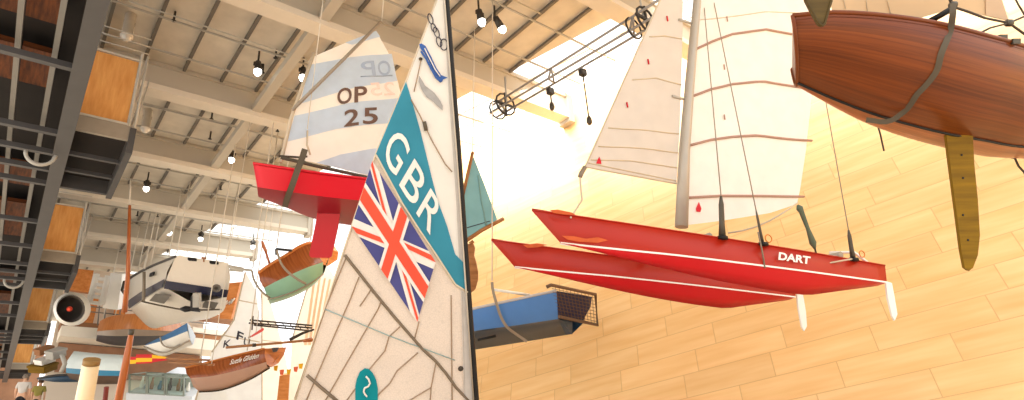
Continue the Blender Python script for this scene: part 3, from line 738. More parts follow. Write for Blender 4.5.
GB.poly([(441, -60), (437, 0), (405, 84), (376, 154), (402, 203), (437, 255), (455, 283), (467.3, 291), (458, 150), (446.5, 0), (442, -60)], .010).build('upper_panel', M['gbr_top'], panel)
GB.poly([(406, 82), (376, 154), (402, 203), (420, 231), (437, 255), (455, 283), (467.5, 291), (467, 266), (455, 254), (447, 226), (437, 199), (420, 130), (411, 98)], .02).build('teal_band', M['teal'], panel)
GB.line([(376, 155), (402, 203), (420, 231), (437, 256), (455, 284), (467.5, 292)], .012, .022).build('band_edge', M['rope'], panel)
for ch, o, ex, ey in (('G', (381.5, 155), (13.5, 23), (16.5, -30)), ('B', (399, 185), (14, 23), (15.5, -26.5)), ('R', (416.0, 213), (14, 22), (14.5, -25))):
    GB.text(ch, o, ex, ey, .034, .006).build('sail_letter', M['white_f'], panel)
# flag: quad corners (hoist top, fly top, fly bottom, hoist bottom) in the photo
fq = [(372.5, 161), (435.5, 262), (417, 321), (352, 226)]
def fl(u, v):
    a = ((1 - u) * (1 - v), u * (1 - v), u * v, (1 - u) * v); return (sum(w * p[0] for w, p in zip(a, fq)), sum(w * p[1] for w, p in zip(a, fq)))
fb = GB.poly([fl(0, 0), fl(1, 0), fl(1, 1), fl(0, 1)], .024).build('flag', M['blue_f'], panel)
def fpoly(uv, e, m, nm):
    GB.poly([fl(u / 60, v / 30) for u, v in uv], e).build(nm, m, fb)
# flag details live on the sail: white and red saltires and crosses as sewn panels (third level would be too deep, so they join the flag)
bpy.data.objects.remove(fb)
def flagpart(uvs, e, m, nm):
    mb = MB()
    for uv in uvs:
        q = GB.poly([fl(u / 60, v / 30) for u, v in uv], e)
        off = len(mb.v); mb.v += q.v; mb.f += [[i + off for i in f] for f in q.f]; mb.uv += q.uv; mb.sm += q.sm
    return mb.build(nm, m, panel)
flagpart([[(0, 0), (60, 0), (60, 30), (0, 30)]], .024, M['blue_f'], 'flag_field')
flagpart([[(0, 0), (6.7, 0), (60, 26.6), (60, 30), (53.3, 30), (0, 3.4)], [(60, 0), (60, 3.4), (6.7, 30), (0, 30), (0, 26.6), (53.3, 0)]], .030, M['white_f'], 'flag_white_saltire')
flagpart([[(0, 0), (24, 12), (20, 12), (0, 2)], [(60, 0), (36, 12), (32, 12), (55.5, 0)], [(60, 30), (36, 18), (40, 18), (60, 28)], [(0, 30), (24, 18), (28, 18), (4.5, 30)]], .036, M['red_f'], 'flag_red_saltire')
flagpart([[(25, 0), (35, 0), (35, 30), (25, 30)], [(0, 10), (60, 10), (60, 20), (0, 20)]], .042, M['white_f'], 'flag_white_cross')
flagpart([[(27, 0), (33, 0), (33, 30), (27, 30)], [(0, 12), (60, 12), (60, 18), (0, 18)]], .048, M['red_f'], 'flag_red_cross')
# blue swoosh, rings, printed band
GB.poly([(419, 44.5), (421.5, 44), (425.5, 46.5), (431, 57), (436, 68), (441, 75.5), (447.5, 78), (443, 80), (442, 82.5), (438, 79), (433, 71), (428, 60), (424, 53), (420.5, 49.5)], .022).build('blue_swoosh', M['ink'], panel)
GB.line([(421, 52), (426, 59), (431, 69), (436, 78), (441, 82.5)], .012, .03).build('blue_swoosh_line', M['ink'], panel)
GB.line([(424.5, 49), (430, 60), (435, 70), (440, 77)], .006, .032).build('swoosh_gap', M['white_f'], panel)
for cx, cy, a, b, an in ((430.3, 19.5, 2.2, 5.2, -.3), (433.5, 28.5, 2.2, 4.6, -.35), (436.3, 33.0, 2.4, 5.4, -.35), (439.0, 42.5, 2.4, 5.0, -.3), (443.8, 45.2, 3.6, 5.6, -.05)):
    q = []
    for k in range(17):
        t = k / 16 * 2 * math.pi; x = a * math.cos(t); y = b * math.sin(t); q.append((cx + x * math.cos(an) - y * math.sin(an), cy + x * math.sin(an) + y * math.cos(an)))
    GB.line(q, .006, .024, 4, .2).build('ring_emblem', M['ink_dk'], panel)
GB.poly([(419, 76), (421, 79), (425, 86), (434, 93), (440, 101), (442.5, 106), (442.5, 111), (438, 107), (433, 102), (426, 97), (421, 89), (419, 82)], .022).build('printed_band', M['grey_ink'], panel)
# sewn lines
for px, r in (([(345, 255), (360, 274), (375, 293), (395, 317), (422, 348), (436, 361), (446, 373), (456, 387), (470, 402)], .016),
              ([(307, 375), (321, 387), (338, 401)], .018)):
    GB.line(px, r, .012).build('sail_strap', M['sew_dk'], panel)
for px in ([(359, 277), (350, 300), (328, 350), (306, 401)], [(381, 301), (378, 309), (350, 357), (325, 401)], [(400, 326), (389, 336), (385, 350), (370, 368), (346, 401)], [(418, 352), (397, 370), (390, 382), (379, 393), (374, 401)],
           [(436, 361), (431, 387), (430, 401)], [(431, 387), (407, 401)], [(414, 340), (419, 321)], [(346, 258), (325, 309), (295, 398)], [(372, 288), (360, 306)], [(451, 295), (452, 400)], [(462, 292), (465, 400)]):
    GB.line(px, .007, .010).build('sail_seam', M['sew'], panel)
GB.line([(325, 309), (357, 322), (389, 335), (418, 346), (455, 360)], .006, .011).build('sail_seam', mat('teal_thread', (136, 158, 154), .7), panel)
GB.line([(411, 100), (420, 116), (425, 127), (433, 143), (445, 164), (452, 172)], .007, .03).build('control_line', M['sew'], panel)
GB.line([(424, 122), (426, 131)], .022, .03).build('knot', M['strap'], panel)
GB.line([(421, 60), (419, 70), (414, 92)], .006, .026).build('control_line', M['sew'], panel)
MB().lathe(GB.pt(420.5, 59.5, .02), GB.n, [(0, 0), (.02, .005), (.0, .03)], 8).build('grommet', M['rope_dk'], panel)
MB().lathe(GB.pt(460.5, 368, .02), GB.n, [(0, 0), (.03, .005), (.0, .03)], 8).build('grommet', M['rope_dk'], panel)
GB.line([(437, 0), (406, 82), (376, 154), (352, 226), (326, 305), (295, 400)], .012, .004).build('leech_tape', M['rope'], panel)
M['sleeve'] = cloth('grey_sleeve_cloth', (206, 198, 190), .3, var=.12, scale=6)
GB.poly([(443, 0), (449, 100), (456, 200), (461, 300), (464, 400), (475, 400), (467, 285), (458, 150), (446.5, 0)], .016).build('mast_sleeve', M['sleeve'], panel)
# teal number bib with a white squiggle
bib = [(355.5, 402), (355.5, 385), (357, 378), (360, 371), (365, 367.3), (369, 368), (373, 372), (376.5, 379), (378, 387), (378, 402), (376, 425), (358, 425)]
M['bib'] = cloth('teal_bib_cloth', (30, 138, 146), .2, var=.1)
GB.poly(bib, .018).build('number_bib', M['bib'], panel)
GB.line([(366.2, 375), (369, 378), (370.3, 382), (368.5, 385), (365, 386.5), (364, 390), (365.5, 393), (367.3, 395)], .0095, .03, 6, .05).build('bib_squiggle', M['white_f'], panel)
MB().tube([UP(441.5, -60, plG), UP(446.8, 0, plG), UP(458.5, 150, plG), UP(467.8, 285, plG), UP(476, 400, plG), UP(484, 502, plG), UP(490, 578, plG)], [.026, .028, .030, .032, .034, .036, .036], 10).build('mast', M['black'], g)
MB().tube([UP(q_, 0, plG) if 0 else UP(q_, y_, plG) - W(V((.03, 0, .05))) for q_, y_ in ((444, -60), (447.5, 0), (459.5, 150), (468.8, 285), (476.5, 400))], .010, 6).build('mast_track', M['mast'], g)
tubeo('boom', [UP(484, 505, plG), UP(262, 505, plG)], .04, M['black'], g)
MB().lathe(V((UP(490, 578, plG).x, UP(490, 578, plG).y, 0)), UPW, [(0, 0), (.3, 0), (.3, .04), (.06, .06), (.05, .2), (0, .2)], 16).build('mast_foot', M['steel_dk'], g)
# ================================================================== red dinghy with the striped spritsail
z0 = LV(257.5, 187, 0)
dd = 10.0
zs = P(257.5, 187, dd).z
zt = P(253, 163, dd).z
ns = [P(253, 163, dd), P(290, 168.5, dd + .15), P(325, 173.5, dd + .35), P(362, 178, dd + .6), P(400, 183, dd + .9), P(432, 189, dd + 1.2)]
nc = [LV(257.5, 187, zs), LV(290, 192, zs), LV(325, 196.8, zs), LV(360, 200.5, zs), LV(397, 204, zs), LV(427, 206.5, zs)]
fc = [LV(258.5, 197, zs), LV(287, 208, zs), LV(315, 219, zs), LV(352, 225.5, zs), LV(390, 229, zs), LV(420, 231, zs)]
fs = []
for a, b, c in zip(ns, nc, fc):
    fs.append(V((c.x, c.y, 0)) - (V((a.x, a.y, 0)) - V((b.x, b.y, 0))) * 1.0 + UPW * a.z)
n_ = 22
ns, nc, fc, fs = [catmull(x, n_) for x in (ns, nc, fc, fs)]
M['opti'] = mat('bright_red_paint', (206, 8, 34), .35, var=.06, scale=2, coat=.2)
M['opti_b'] = mat('deep_red_bottom', (142, 24, 38), .4, var=.10, scale=3, coat=.1)
M['opti_board'] = mat('red_board_paint', (180, 6, 26), .4, var=.05, coat=.1)
op = thing('sailing_dinghy', 'small bright red dinghy with striped sail hanging left of the racing sail', 'boat', fc[8])
mb = MB(); mb.grid([ns, nc]); mb.grid([fs, fc]); mb.face([ns[0], nc[0], fc[0], fs[0]]); mb.face([ns[-1], nc[-1], fc[-1], fs[-1]])
mb.grid([[p - UPW * .03 for p in ns], [p - UPW * .03 for p in fs]])
oh = mb.build('hull', M['opti'], op)
mb = MB(); mb.grid([nc, [(p + q) / 2 - UPW * .03 for p, q in zip(nc, fc)], fc]); mb.build('hull_bottom', M['opti_b'], oh)
MB().tube(ns, .022, 6).build('gunwale', M['opti'], oh)
MB().tube(fs, .022, 6).build('gunwale', M['opti'], oh)
bp = (nc[11].lerp(fc[11], .5), CI[2])
MB().plate([UP(x, y, bp) for x, y in ((320, 197), (342, 199), (338, 227), (331.5, 256.5), (329, 258), (311, 257.5), (309, 255), (315, 226))], CI[2] * .03).build('daggerboard', M['opti_board'], op)
sp = [P(305, 149, dd + .15), P(301.5, 160, dd + .1), P(297.5, 170, dd + .05), P(292, 186, dd), P(287, 199, dd + .3), P(285, 207, dd + .8)]
ribbon([p - nrm(p - CAM) * .06 for p in catmull(sp, 14)], .10, None).build('sling_strap', M['strap'], op)
plO = ((nc[2] + fc[2]) / 2, nrm(((nc[18] + fc[18]) - (nc[2] + fc[2])).cross(UPW)))
OS = Sail([(312.5, 57), (300, 90), (291, 120), (283, 156), (330, 166), (365, 175), (418, 187), (409, 130), (398, 82), (388, 52), (376, 31), (345, 43)], plO, .14, .22)
M['op_w'] = cloth('cream_sailcloth', (254, 246, 238), .5, var=.05); M['op_b'] = cloth('pale_blue_sailcloth', (210, 224, 240), .5, var=.06, scale=5); M['op_ink'] = mat('brown_letters', (104, 78, 66), .7)
M['op_bm'] = mat('faded_mirrored_letters', (160, 172, 190), .8); M['op_pm'] = mat('pale_mirrored_letters', (236, 206, 192), .8)
os_ = OS.poly(OS.outline).build('spritsail', M['op_w'], op)
for q in ([(309.5, 65), (300, 104), (345, 92), (397, 81), (391.5, 54), (350, 58)], [(294.5, 116), (286.5, 142), (335, 131), (406.5, 122), (400.5, 98), (345, 106)], [(316, 163), (340, 155), (370, 150), (413.5, 147), (418, 186), (365, 174.5), (330, 166)], [(345, 43), (376, 31), (380, 37), (352, 45)]):
    OS.poly(q, .012).build('blue_stripe', M['op_b'], os_)
for ch, o, w_, h_, sk in (('O', (335.5, 107.5), 14, 16.5, -1.5), ('P', (352, 105.8), 13, 16, -1.3), ('2', (342, 129.5), 14.5, 16.5, -1.6), ('5', (360.5, 127.3), 15.5, 16.5, -1.6)):
    OS.text(ch, o, (w_, sk), (.4, -h_), .03, .018).build('sail_letter', M['op_ink'], os_)
for ch, o, w_, h_, m in (('P', (375, 77), -14, 15, 'op_bm'), ('O', (391, 75.5), -13, 15, 'op_bm'), ('5', (381.5, 96.5), -11.5, 13, 'op_pm'), ('2', (395, 95), -11.5, 13, 'op_pm')):
    OS.text(ch, o, (w_, 1.6), (-2, -h_), .022, .01).build('mirrored_letter', M[m], os_)
OS.line([(359, 79), (392, 76)], .012, .022).build('mirrored_line', M['op_bm'], os_)
tubeo('sprit', [OS.pt(290.5, 113.5, .16), OS.pt(333, 72, .2), OS.pt(380, 23.5, .05)], .032, M['strap_lt'], op)
tubeo('mast', [OS.pt(280.5, 163, .02), OS.pt(291, 118, .02), OS.pt(313.5, 54, .02)], .035, M['rope'], op)
tubeo('boom', [OS.pt(280, 158.5, .05), OS.pt(320, 168, .05), OS.pt(366, 178, .05), OS.pt(420, 188, .05)], .034, M['strap'], op)
tubeo('sheet_line', [OS.pt(278, 157, .05), OS.pt(300, 159, .08), OS.pt(306, 158, .08)], .02, M['rope_dk'], op)
tubeo('halyard', [OS.pt(309, 156.5, .09), OS.pt(305.5, 147, .09), OS.pt(306, 133, .09)], .018, M['rope'], op)
for p in (OS.pt(381, 25, .02), OS.pt(305.5, 134, .09)):
    cable(p, 'thin hanging wire carrying the red dinghy with the striped sail', 'wires above the red dinghy', .008)
# ================================================================== blue dinghy behind the mast, with caged transom
d = 13.0
near = [P(440, 318.5, d + .3), P(474, 309, d + .1), P(515, 300, d), P(556.5, 291, d)]
low = [P(440, 339, d + .5), P(475, 331, d + .3), P(515, 325.5, d + .2), P(558, 319, d + .2)]
kl = [P(440, 356, d + .9), P(476, 349.5, d + .7), P(520, 342.5, d + .6), P(572, 334, d + .6)]
fr_ = [P(440, 335, d + 1.6), P(476, 325, d + 1.4), P(520, 317, d + 1.3), P(592, 297, d + 1.2)]
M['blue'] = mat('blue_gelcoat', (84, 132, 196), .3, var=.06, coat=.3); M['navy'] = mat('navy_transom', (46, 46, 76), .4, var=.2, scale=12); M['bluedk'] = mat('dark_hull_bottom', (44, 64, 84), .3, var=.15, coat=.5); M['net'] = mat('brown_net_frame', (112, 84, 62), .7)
bd = thing('blue_dinghy', 'blue dinghy with a dark bottom and netted stern frame hanging right of the racing mast', 'boat', kl[2])
near, low, kl, fr_ = [catmull(x, 16) for x in (near, low, kl, fr_)]
rl = [p.lerp(q, .35) + UPW * .06 for p, q in zip(low, kl)]
mb = MB(); mb.grid([near, [p.lerp(q, .5) - CI[2] * .06 for p, q in zip(near, low)], low]); bh = mb.build('hull', M['blue'], bd)
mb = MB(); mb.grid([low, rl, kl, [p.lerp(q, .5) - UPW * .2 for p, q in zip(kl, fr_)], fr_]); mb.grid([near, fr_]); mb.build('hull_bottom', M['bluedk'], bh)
MB().tube([p + UPW * .01 for p in near], .03, 6).build('gunwale', mat('pale_gunwale', (190, 186, 184), .5), bh)
mb = MB(); tr_ = [P(556.5, 291, d), P(592, 297, d + .9), P(590.5, 307, d + .9), P(585, 317, d + .8), P(579, 320, d + .7), P(558, 319, d + .2)]; mb.plate(tr_, CI[2] * .04); mb.build('transom', M['navy'], bd)
mb = MB(); mb.plate([P(558, 319.5, d + .22), P(572.5, 321, d + .62), P(572.5, 334, d + .6), P(566, 335, d + .55)], CI[2] * .04); mb.build('lower_transom', M['bluedk'], bd)
cg = [P(546.5, 287, d - .12), P(551, 285, d - .1), P(595.5, 294.5, d + .7), P(597.5, 325, d + .8), P(559, 316.5, d + .05)]
mb = MB(); mb.tube([cg[0], cg[1], cg[2], cg[3], cg[4]], .04, 6)
a, b, c_, e = cg[1], cg[2], cg[3], cg[4]
cgo = mb.build('stern_frame', M['net'], bd)
mb = MB()
for i in range(1, 12):
    f_ = i / 12; mb.tube([a.lerp(b, f_), e.lerp(c_, f_)], .0055, 4)
for i in range(1, 9):
    f_ = i / 9; mb.tube([a.lerp(e, f_), b.lerp(c_, f_)], .0055, 4)
mb.build('net_mesh', M['net'], cgo)
q = catmull([P(492, 282, d - .1), P(493, 291, d - .1), P(497, 305, d - .08), P(501, 317, d), P(507, 327, d + .1), P(516, 334, d + .35), P(527, 341.5, d + .5)], 16)
ribbon([p - nrm(p - CAM) * .05 for p in q], .06, None).build('sling_strap', M['strap_lt'], bd)
tubeo('pole', [P(492.5, 289.5, d + .1), P(530, 295, d + .25)], .03, M['white'], bd)
tubeo('slot', [P(478, 340, d + .38), P(496, 336, d + .33)], .03, M['black'], bd)
cable(P(492, 283, d - .1), 'thin wire carrying the blue dinghy beside the racing mast', 'wires above the blue dinghy')
# ================================================================== small teal lugsail and carved brown rudder behind the mast
plT = (P(480, 200, 16), nrm(W(V((.2, 0, -1)))))
tl = Sail([(472.3, 153.5), (465.5, 183), (460, 195), (461, 242), (469, 237), (482, 229), (497.3, 219.5), (484, 183)], plT, .08, .3)
M['tealsail'] = cloth('slate_teal_sail', (126, 176, 188), .3, var=.12, scale=2)
t = thing('lugsail', 'small slate teal triangular sail on brown spars behind the tall racing mast', 'sail', UP(476, 240, plT))
ts_ = tl.poly(tl.outline).build('sail_cloth', M['tealsail'], t)
M['spar'] = wood('brown_spar', (132, 84, 44), (186, 126, 74), (2, 10), .4, .3)
tubeo('gaff', [tl.pt(472.7, 152, .02), tl.pt(465.3, 184, .02), tl.pt(460, 207, .02)], .045, M['spar'], t)
tubeo('boom', [tl.pt(503.5, 218.5, .02), tl.pt(482, 230, .02), tl.pt(455, 248, .02)], .055, M['spar'], t)
tl.line([(478, 175), (481, 200), (486, 226)], .02, .01).build('sail_seam', mat('teal_seam', (120, 160, 160), .7), ts_)
tl.line([(466, 228), (490, 221)], .012, .01).build('sail_seam', M['ink_dk'], ts_)
plt2 = (P(474, 270, 15.4), CI[2])
t = thing('wooden_rudder', 'curved brown wooden rudder showing just right of the racing mast, under the teal sail', 'rudder', P(474, 290, 15.4))
MB().plate([UP(x, y, plt2) for x, y in ((466, 245), (470.5, 243.5), (473, 243), (475, 248), (474, 256), (476, 262), (478, 272), (478, 280), (475.5, 289), (471, 293), (466, 292))], CI[2] * .12).build('blade', M['spar'], t)
tubeo('tiller', [P(470, 244, 15.38), P(473.5, 241, 15.38)], .05, M['spar'], t)
cable(tl.pt(472.6, 154, .02), 'thin wire carrying the teal sail behind the racing mast', 'wires above the teal sail')
# ================================================================== far end of the hall
plE = (CE(0, 3.62, 0), YH)
M['cream'] = mat('cream_end_wall', (226, 210, 190), .7, var=.05, scale=.3); M['cream_lt'] = mat('pale_end_fascia', (240, 230, 214), .6, var=.03)
M['doorwood'] = wood('orange_timber_panel', (192, 112, 50), (222, 146, 80), (2, 8), .5, .1, uv=False)
M['brick'] = mat('reddish_brown_end_wall', (150, 110, 84), .8, var=.3, scale=2); M['brown'] = mat('brown_band', (150, 104, 70), .7)
mb = MB(); mb.plate([CE(.145, 3.64, -.3), CE(.8, 3.64, -.3), CE(.8, 3.64, 1.0), CE(.145, 3.64, 1.0)], YH * .4); struct(mb.build('wall_far', M['cream']))
mb = MB(); mb.plate([CE(-.5, 5.9, -.3), CE(.2, 5.9, -.3), CE(.2, 5.9, ZT), CE(-.5, 5.9, ZT)], YH * .4); struct(mb.build('wall_far', M['brick']))
def slab(px, m, name, out=1.0, kind='structure'):
    pts = [UP(x, y, plE) for x, y in px]; o = MB().plate(pts, -YH * out).build(name, m); 
    if kind: o['kind'] = kind
    return o
slab([(58, 333), (130, 338), (262, 352), (262, 362), (130, 349), (56, 343)], M['cream_lt'], 'gallery_fascia', 2.0)
slab([(58, 327), (130, 332), (262, 347), (262, 351), (130, 337), (58, 332)], M['brown'], 'gallery_trim_band', 1.6)
slab([(58, 344), (130, 350), (200, 357), (200, 384), (130, 380), (54, 372)], M['brick'], 'lower_gallery_wall', .4)
slab([(190, 316), (262, 325), (262, 329), (190, 320)], M['brown'], 'gallery_trim_band', 1.2)
slab([(186, 332), (262, 341), (262, 346), (186, 337)], M['cream_lt'], 'gallery_fascia', 1.5)
slab([(204, 345), (250, 350), (250, 357), (204, 352)], M['doorwood'], 'gallery_trim_band', 1.4)
for px, lab in (([(66, 269), (93, 272), (88, 294), (68, 291)], 'wide orange timber panel on the far wall beside the second hanging balcony'), ([(89, 299), (98, 300), (92, 325), (83, 324)], 'narrow orange timber panel on the far wall right of the dark oval opening'),
                ([(116, 302), (127, 303), (124, 316), (113, 315)], 'small orange timber panel on the far wall right of the white board'),
                ([(228, 283), (243, 281.5), (234, 318), (222, 317)], 'tall orange timber sign board with pale script right of the cabin yacht'), ([(282, 374), (299, 371), (298, 402), (279, 402)], 'orange timber board at the bottom left of the racing sail')):
    pl_ = plE if px[0][0] < 200 else (P(235, 300, 28), CI[2])
    t = thing('timber_board', lab, 'board', UP(px[3][0], px[3][1], pl_)); MB().plate([UP(x, y, pl_) for x, y in px], (-YH if px[0][0] < 200 else -CI[2]) * .3).build('board', M['doorwood'], t)
    if px[0][0] == 228:
        q = [(229, 301), (231, 299), (230, 303), (233, 300), (232.5, 303), (235.5, 298), (234.5, 302), (238, 297)]
        tubeo('pale_script', [UP(x, y, pl_) - CI[2] * .34 for x, y in q], .035, M['white'], t)
# rails and posts of the far gallery
mb = MB()
for dy in (0, 5, 10): mb.tube([UP(62, 318 - dy, plE) - YH * 2.1, UP(125, 324 - dy, plE) - YH * 2.1, UP(200, 331 - dy, plE) - YH * 2.1], .03, 5)
for x in (74, 92, 98, 112, 130, 150): 
    y = 318 + (x - 62) * .1; mb.tube([UP(x, y + 12, plE) - YH * 2.1, UP(x + 2.5, y - 12, plE) - YH * 2.1], .03, 5)
struct(mb.build('gallery_railing', M['joist']))
# white board and little ladder frame
t = thing('white_board', 'tall leaning white board between the ladder and the thin brown mast', 'board', P(110, 308, 28.46))
MB().plate([P(110.5, 273, 28.46), P(122.5, 274, 28.46), P(117.5, 310, 28.46), P(102.5, 308, 28.46)], CI[2] * .5).build('board', M['white'], t)
t = thing('white_ladder', 'white ladder-like frame left of the tall white board', 'ladder', P(92, 302, 27.71))
mb = MB(); mb.tube([P(97, 274, 27.71), P(89, 303, 27.71)], .14, 6); mb.build('ladder_rail', M['white'], t); mb = MB(); mb.tube([P(108, 276, 27.71), P(102, 304, 27.71)], .14, 6); mb.build('ladder_rail', M['white'], t)
for k in range(5): tubeo('rung', [P(96 - k * 1.7, 278 + k * 6, 27.71), P(107 - k * 1.3, 280 + k * 6, 27.71)], .09, M['white'], t)
# shell with dark oval opening
c = P(70.5, 308, 24.84); t = thing('rounded_shell', 'white rounded shell with a dark oval opening and a red lamp inside', 'shell', P(70, 323, 24.84))
ax = CI[2]
def ell(cx, cy, a, b, dpt, n=24, an=-.12): return [P(cx + a * math.cos(k * 2 * math.pi / n) * math.cos(an) - b * math.sin(k * 2 * math.pi / n) * math.sin(an), cy + a * math.cos(k * 2 * math.pi / n) * math.sin(an) + b * math.sin(k * 2 * math.pi / n) * math.cos(an), dpt) for k in range(n + 1)]
MB().grid([ell(71, 309, 14.2, 13.6, 24.3), ell(71, 309, 18, 16.5, 24.8), ell(72, 309, 19, 17, 26), ell(73, 309, 14, 13, 27), ell(74, 309, 1, 1, 27.4)]).build('shell', M['white'], t)
MB().grid([ell(70.5, 308.5, 14.4, 13.8, 24.27), ell(70.5, 308.5, 13.6, 13, 24.4), ell(70.5, 308.5, 11, 10.5, 25.2), ell(70.5, 308.5, .5, .5, 25.3)]).build('opening', mat('dark_opening', (84, 78, 72), .8, var=.3, scale=4), t)
MB().lathe(P(69.5, 309, 24.56), nrm(CAM - c), [(0, .2), (.05, .18), (.08, .02), (.11, -.2), (0, -.2)], 12).build('red_lamp', glow('red_lamp', (216, 74, 50), .35), t)
# ------------------------------------------------------------------ thin brown mast and round poles
M['spar_o'] = wood('orange_brown_spar', (148, 74, 30), (196, 112, 56), (1, 14), .35, .4)
t = thing('thin_mast', 'thin brown upright mast left of the white cabin yacht', 'mast', P(125, 312, 22.8))
MB().tube([P(129.7, 205, 22.8), P(128, 275, 22.8), P(124.5, 312, 22.8)], [.05, .08, .10], 8).build('pole', M['spar_o'], t)
tubeo('masthead_wire', [P(129.7, 206, 22.8), P(130.5, 180, 22.8)], .03, M['cable'], t)
t = thing('round_pole', 'tall orange-brown round pole with a metal cap at the bottom left', 'pole', P(118, 402, 13))
MB().tube([P(131.2, 334, 13), P(124, 372, 13), P(96.5, 510, 13)], [.055, .075, .10], 12).build('pole', M['spar_o'], t)
MB().tube([P(131.9, 329.5, 13), P(131.1, 334.5, 13)], .058, 12).build('metal_cap', M['chain'], t)
t = thing('cream_column', 'thick cream round column with a tan cap ring at the bottom left', 'column', P(84, 402, 15))
MB().tube([P(91, 364, 15), P(84, 402, 15), P(66.5, 492, 15)], [.185, .20, .22], 20).build('shaft', mat('cream_column', (244, 224, 184), .4, var=.03), t)
MB().tube([P(92, 359.5, 15), P(91, 364.5, 15)], .19, 20).build('cap_ring', mat('tan_ring', (150, 116, 66), .5, var=.2), t)
tag(MB().tube([P(106.5, 387, 16), P(95.6, 490, 16)], [.06, .065], 8).build('short_post', mat('red_brown_post', (126, 52, 40), .5)), 'short dark red post between the cream column and orange-brown pole', 'post')
# ------------------------------------------------------------------ white cabin yacht seen from astern and below
M['yacht'] = mat('yacht_white', (226, 218, 206), .35, var=.04, coat=.3); M['yachtb'] = mat('yacht_bottom', (222, 213, 200), .4, var=.06, coat=.2); M['ynavy'] = mat('yacht_navy', (34, 36, 62), .3, coat=.5); M['ydk'] = mat('dark_panel', (108, 102, 94), .5, var=.2)
yt = thing('cabin_yacht', 'white cabin yacht with navy bands hanging stern-on at left', 'boat', P(180, 330, 25))
c1 = catmull([P(175.5, 256.5, 24), P(150, 267, 26), P(135, 275, 27), P(125, 282, 28)], 18)
c2 = catmull([P(164.5, 287, 24), P(148, 297, 25.5), P(138, 304, 26.7), P(131, 309, 27.5)], 18)
c3 = catmull([P(193, 303, 24.1), P(176, 317, 25.3), P(153, 328.5, 26.5), P(133, 312, 27.9)], 18)
c4 = catmull([P(227, 297, 24.6), P(221, 313, 25.6), P(190, 321, 26.8), P(134, 312, 28)], 18)
c5 = catmull([P(229, 264, 24.6), P(222, 268, 26.8), P(180, 276, 28), P(127, 283, 28.6)], 18)
mb = MB(); mb.grid([c1, [p.lerp(q, .5) + CI[0] * -.12 for p, q in zip(c1, c2)], c2]); yh = mb.build('hull_side', M['yacht'], yt)
mb = MB(); mb.grid([c2, c3]); mb.grid([c3, c4]); mb.build('hull_bottom', M['yachtb'], yt)
mb = MB(); mb.grid([c4, c5]); mb.grid([c1, c5]); mb.build('far_side', M['yacht'], yt)
plY = (P(175.5, 256.5, 24), nrm((P(229, 264, 24.6) - P(175.5, 256.5, 24)).cross(P(164.5, 287, 24) - P(175.5, 256.5, 24))))
YS = Sail([(175.5, 256.5), (229, 264), (230, 280), (227, 297), (164.5, 287)], plY)
tr = YS.poly([(175.5, 256.5), (179, 255.5), (226, 262.5), (229, 264.5), (230.5, 278), (227, 297), (164.5, 288), (165.5, 281)], .0).build('transom', M['yacht'], yt)
YS.poly([(165.8, 280.5), (228.8, 290), (226.8, 297.5), (164, 288.5)], .03).build('navy_band', M['ynavy'], tr)
for x, y in ((192.5, 259.2), (214.3, 262.5)):
    YS.poly([(x - 4.6, y - 2), (x + 3.6, y - 1.2), (x + 4.6, y), (x + 4.2, y + 2), (x - 3.6, y + 1.4), (x - 4.8, y)], .03).build('stern_window', M['black'], tr)
YS.poly([(201.5, 256.5), (207, 257.3), (206.5, 259.3), (204.8, 259), (204.6, 262), (203, 261.8), (203.2, 259), (201.5, 258.6)], .03).build('small_emblem', M['brown'], tr)
q = P(217.3, 287.2, 24.3)
MB().lathe(q + YS.n * .15, YS.n, [(.06, .02), (.17, .02), (.15, .07), (.09, .07), (.08, -.05), (0, -.05)], 14).build('exhaust_ring', M['ydk'], tr)
mb = MB(); mb.grid([[p.lerp(q, .72) - CI[2] * .10 - CI[0] * .06 for p, q in zip(c1, c2)], [p.lerp(q, .98) - CI[2] * .10 - CI[0] * .02 for p, q in zip(c1, c2)]]); mb.build('navy_stripe', M['ynavy'], yh)
MB().tube([p - CI[2] * .02 for p in c1], .06, 6).build('rubbing_strake', mat('dark_strake', (84, 80, 78), .6), yh)
i_ = 6; q = c1[i_].lerp(c2[i_], .33) - CI[2] * .16 - CI[0] * .08; MB().bar(q, q + (c1[i_ - 2] - c1[i_ + 1]) * .45, .05, .16).build('side_window', M['black'], yh)
plYb = (c2[2], nrm((c3[4] - c2[0]).cross(c2[8] - c2[0])))
for px, nm in (([(153.5, 299.5), (160, 292.5), (175, 294.5), (168, 302.5)], plYb), ([(204, 306), (209, 299.5), (222, 301.5), (218, 308)], (P(213, 303, 24.5), plYb[1]))):
    pts = [UP(x, y, nm) - CI[2] * .3 for x, y in px]; MB().plate(pts, CI[2] * .03).build('bottom_panel', M['ydk'], yt)
MB().tube(catmull([P(142, 301.5, 24.5), P(160, 305.5, 24.2), P(185, 310, 24.1), P(205, 310, 24.1), P(221, 309.5, 24.6)], 16), .035, 5).build('sling_strap', M['strap'], yt)
MB().tube([P(144, 272, 25.3), P(144, 285, 25.2), P(143.5, 301, 24.6)], .07, 6).build('sling_strap', M['strap_lt'], yt)
dv = MB(); dv.lathe(P(188, 309, 23.8), -CI[0], [(0, -.2), (.10, -.1), (.13, .1), (.05, .3), (0, .3)], 10)
dv.build('propeller_hub', M['black'], yt)
dv = MB(); dv.bar(P(195, 296, 23.9), P(194.5, 309, 23.8), .18, .25); dv.bar(P(191, 309.5, 23.8), P(200, 310.5, 23.8), .12, .12); dv.build('outdrive', M['steel_dk'], yt)
dv = MB(); dv.box(P(197, 300, 23.8), CI[0] * .12, CI[1] * .28, CI[2] * .1); dv.build('drive_cover', M['steel_lt'], yt)
tubeo('bow_fitting', [P(124.5, 281, 27.5), P(122, 290, 27.4), P(126, 296, 27.4)], .07, M['chain'], yt)
M['pulpit'] = M['rail']
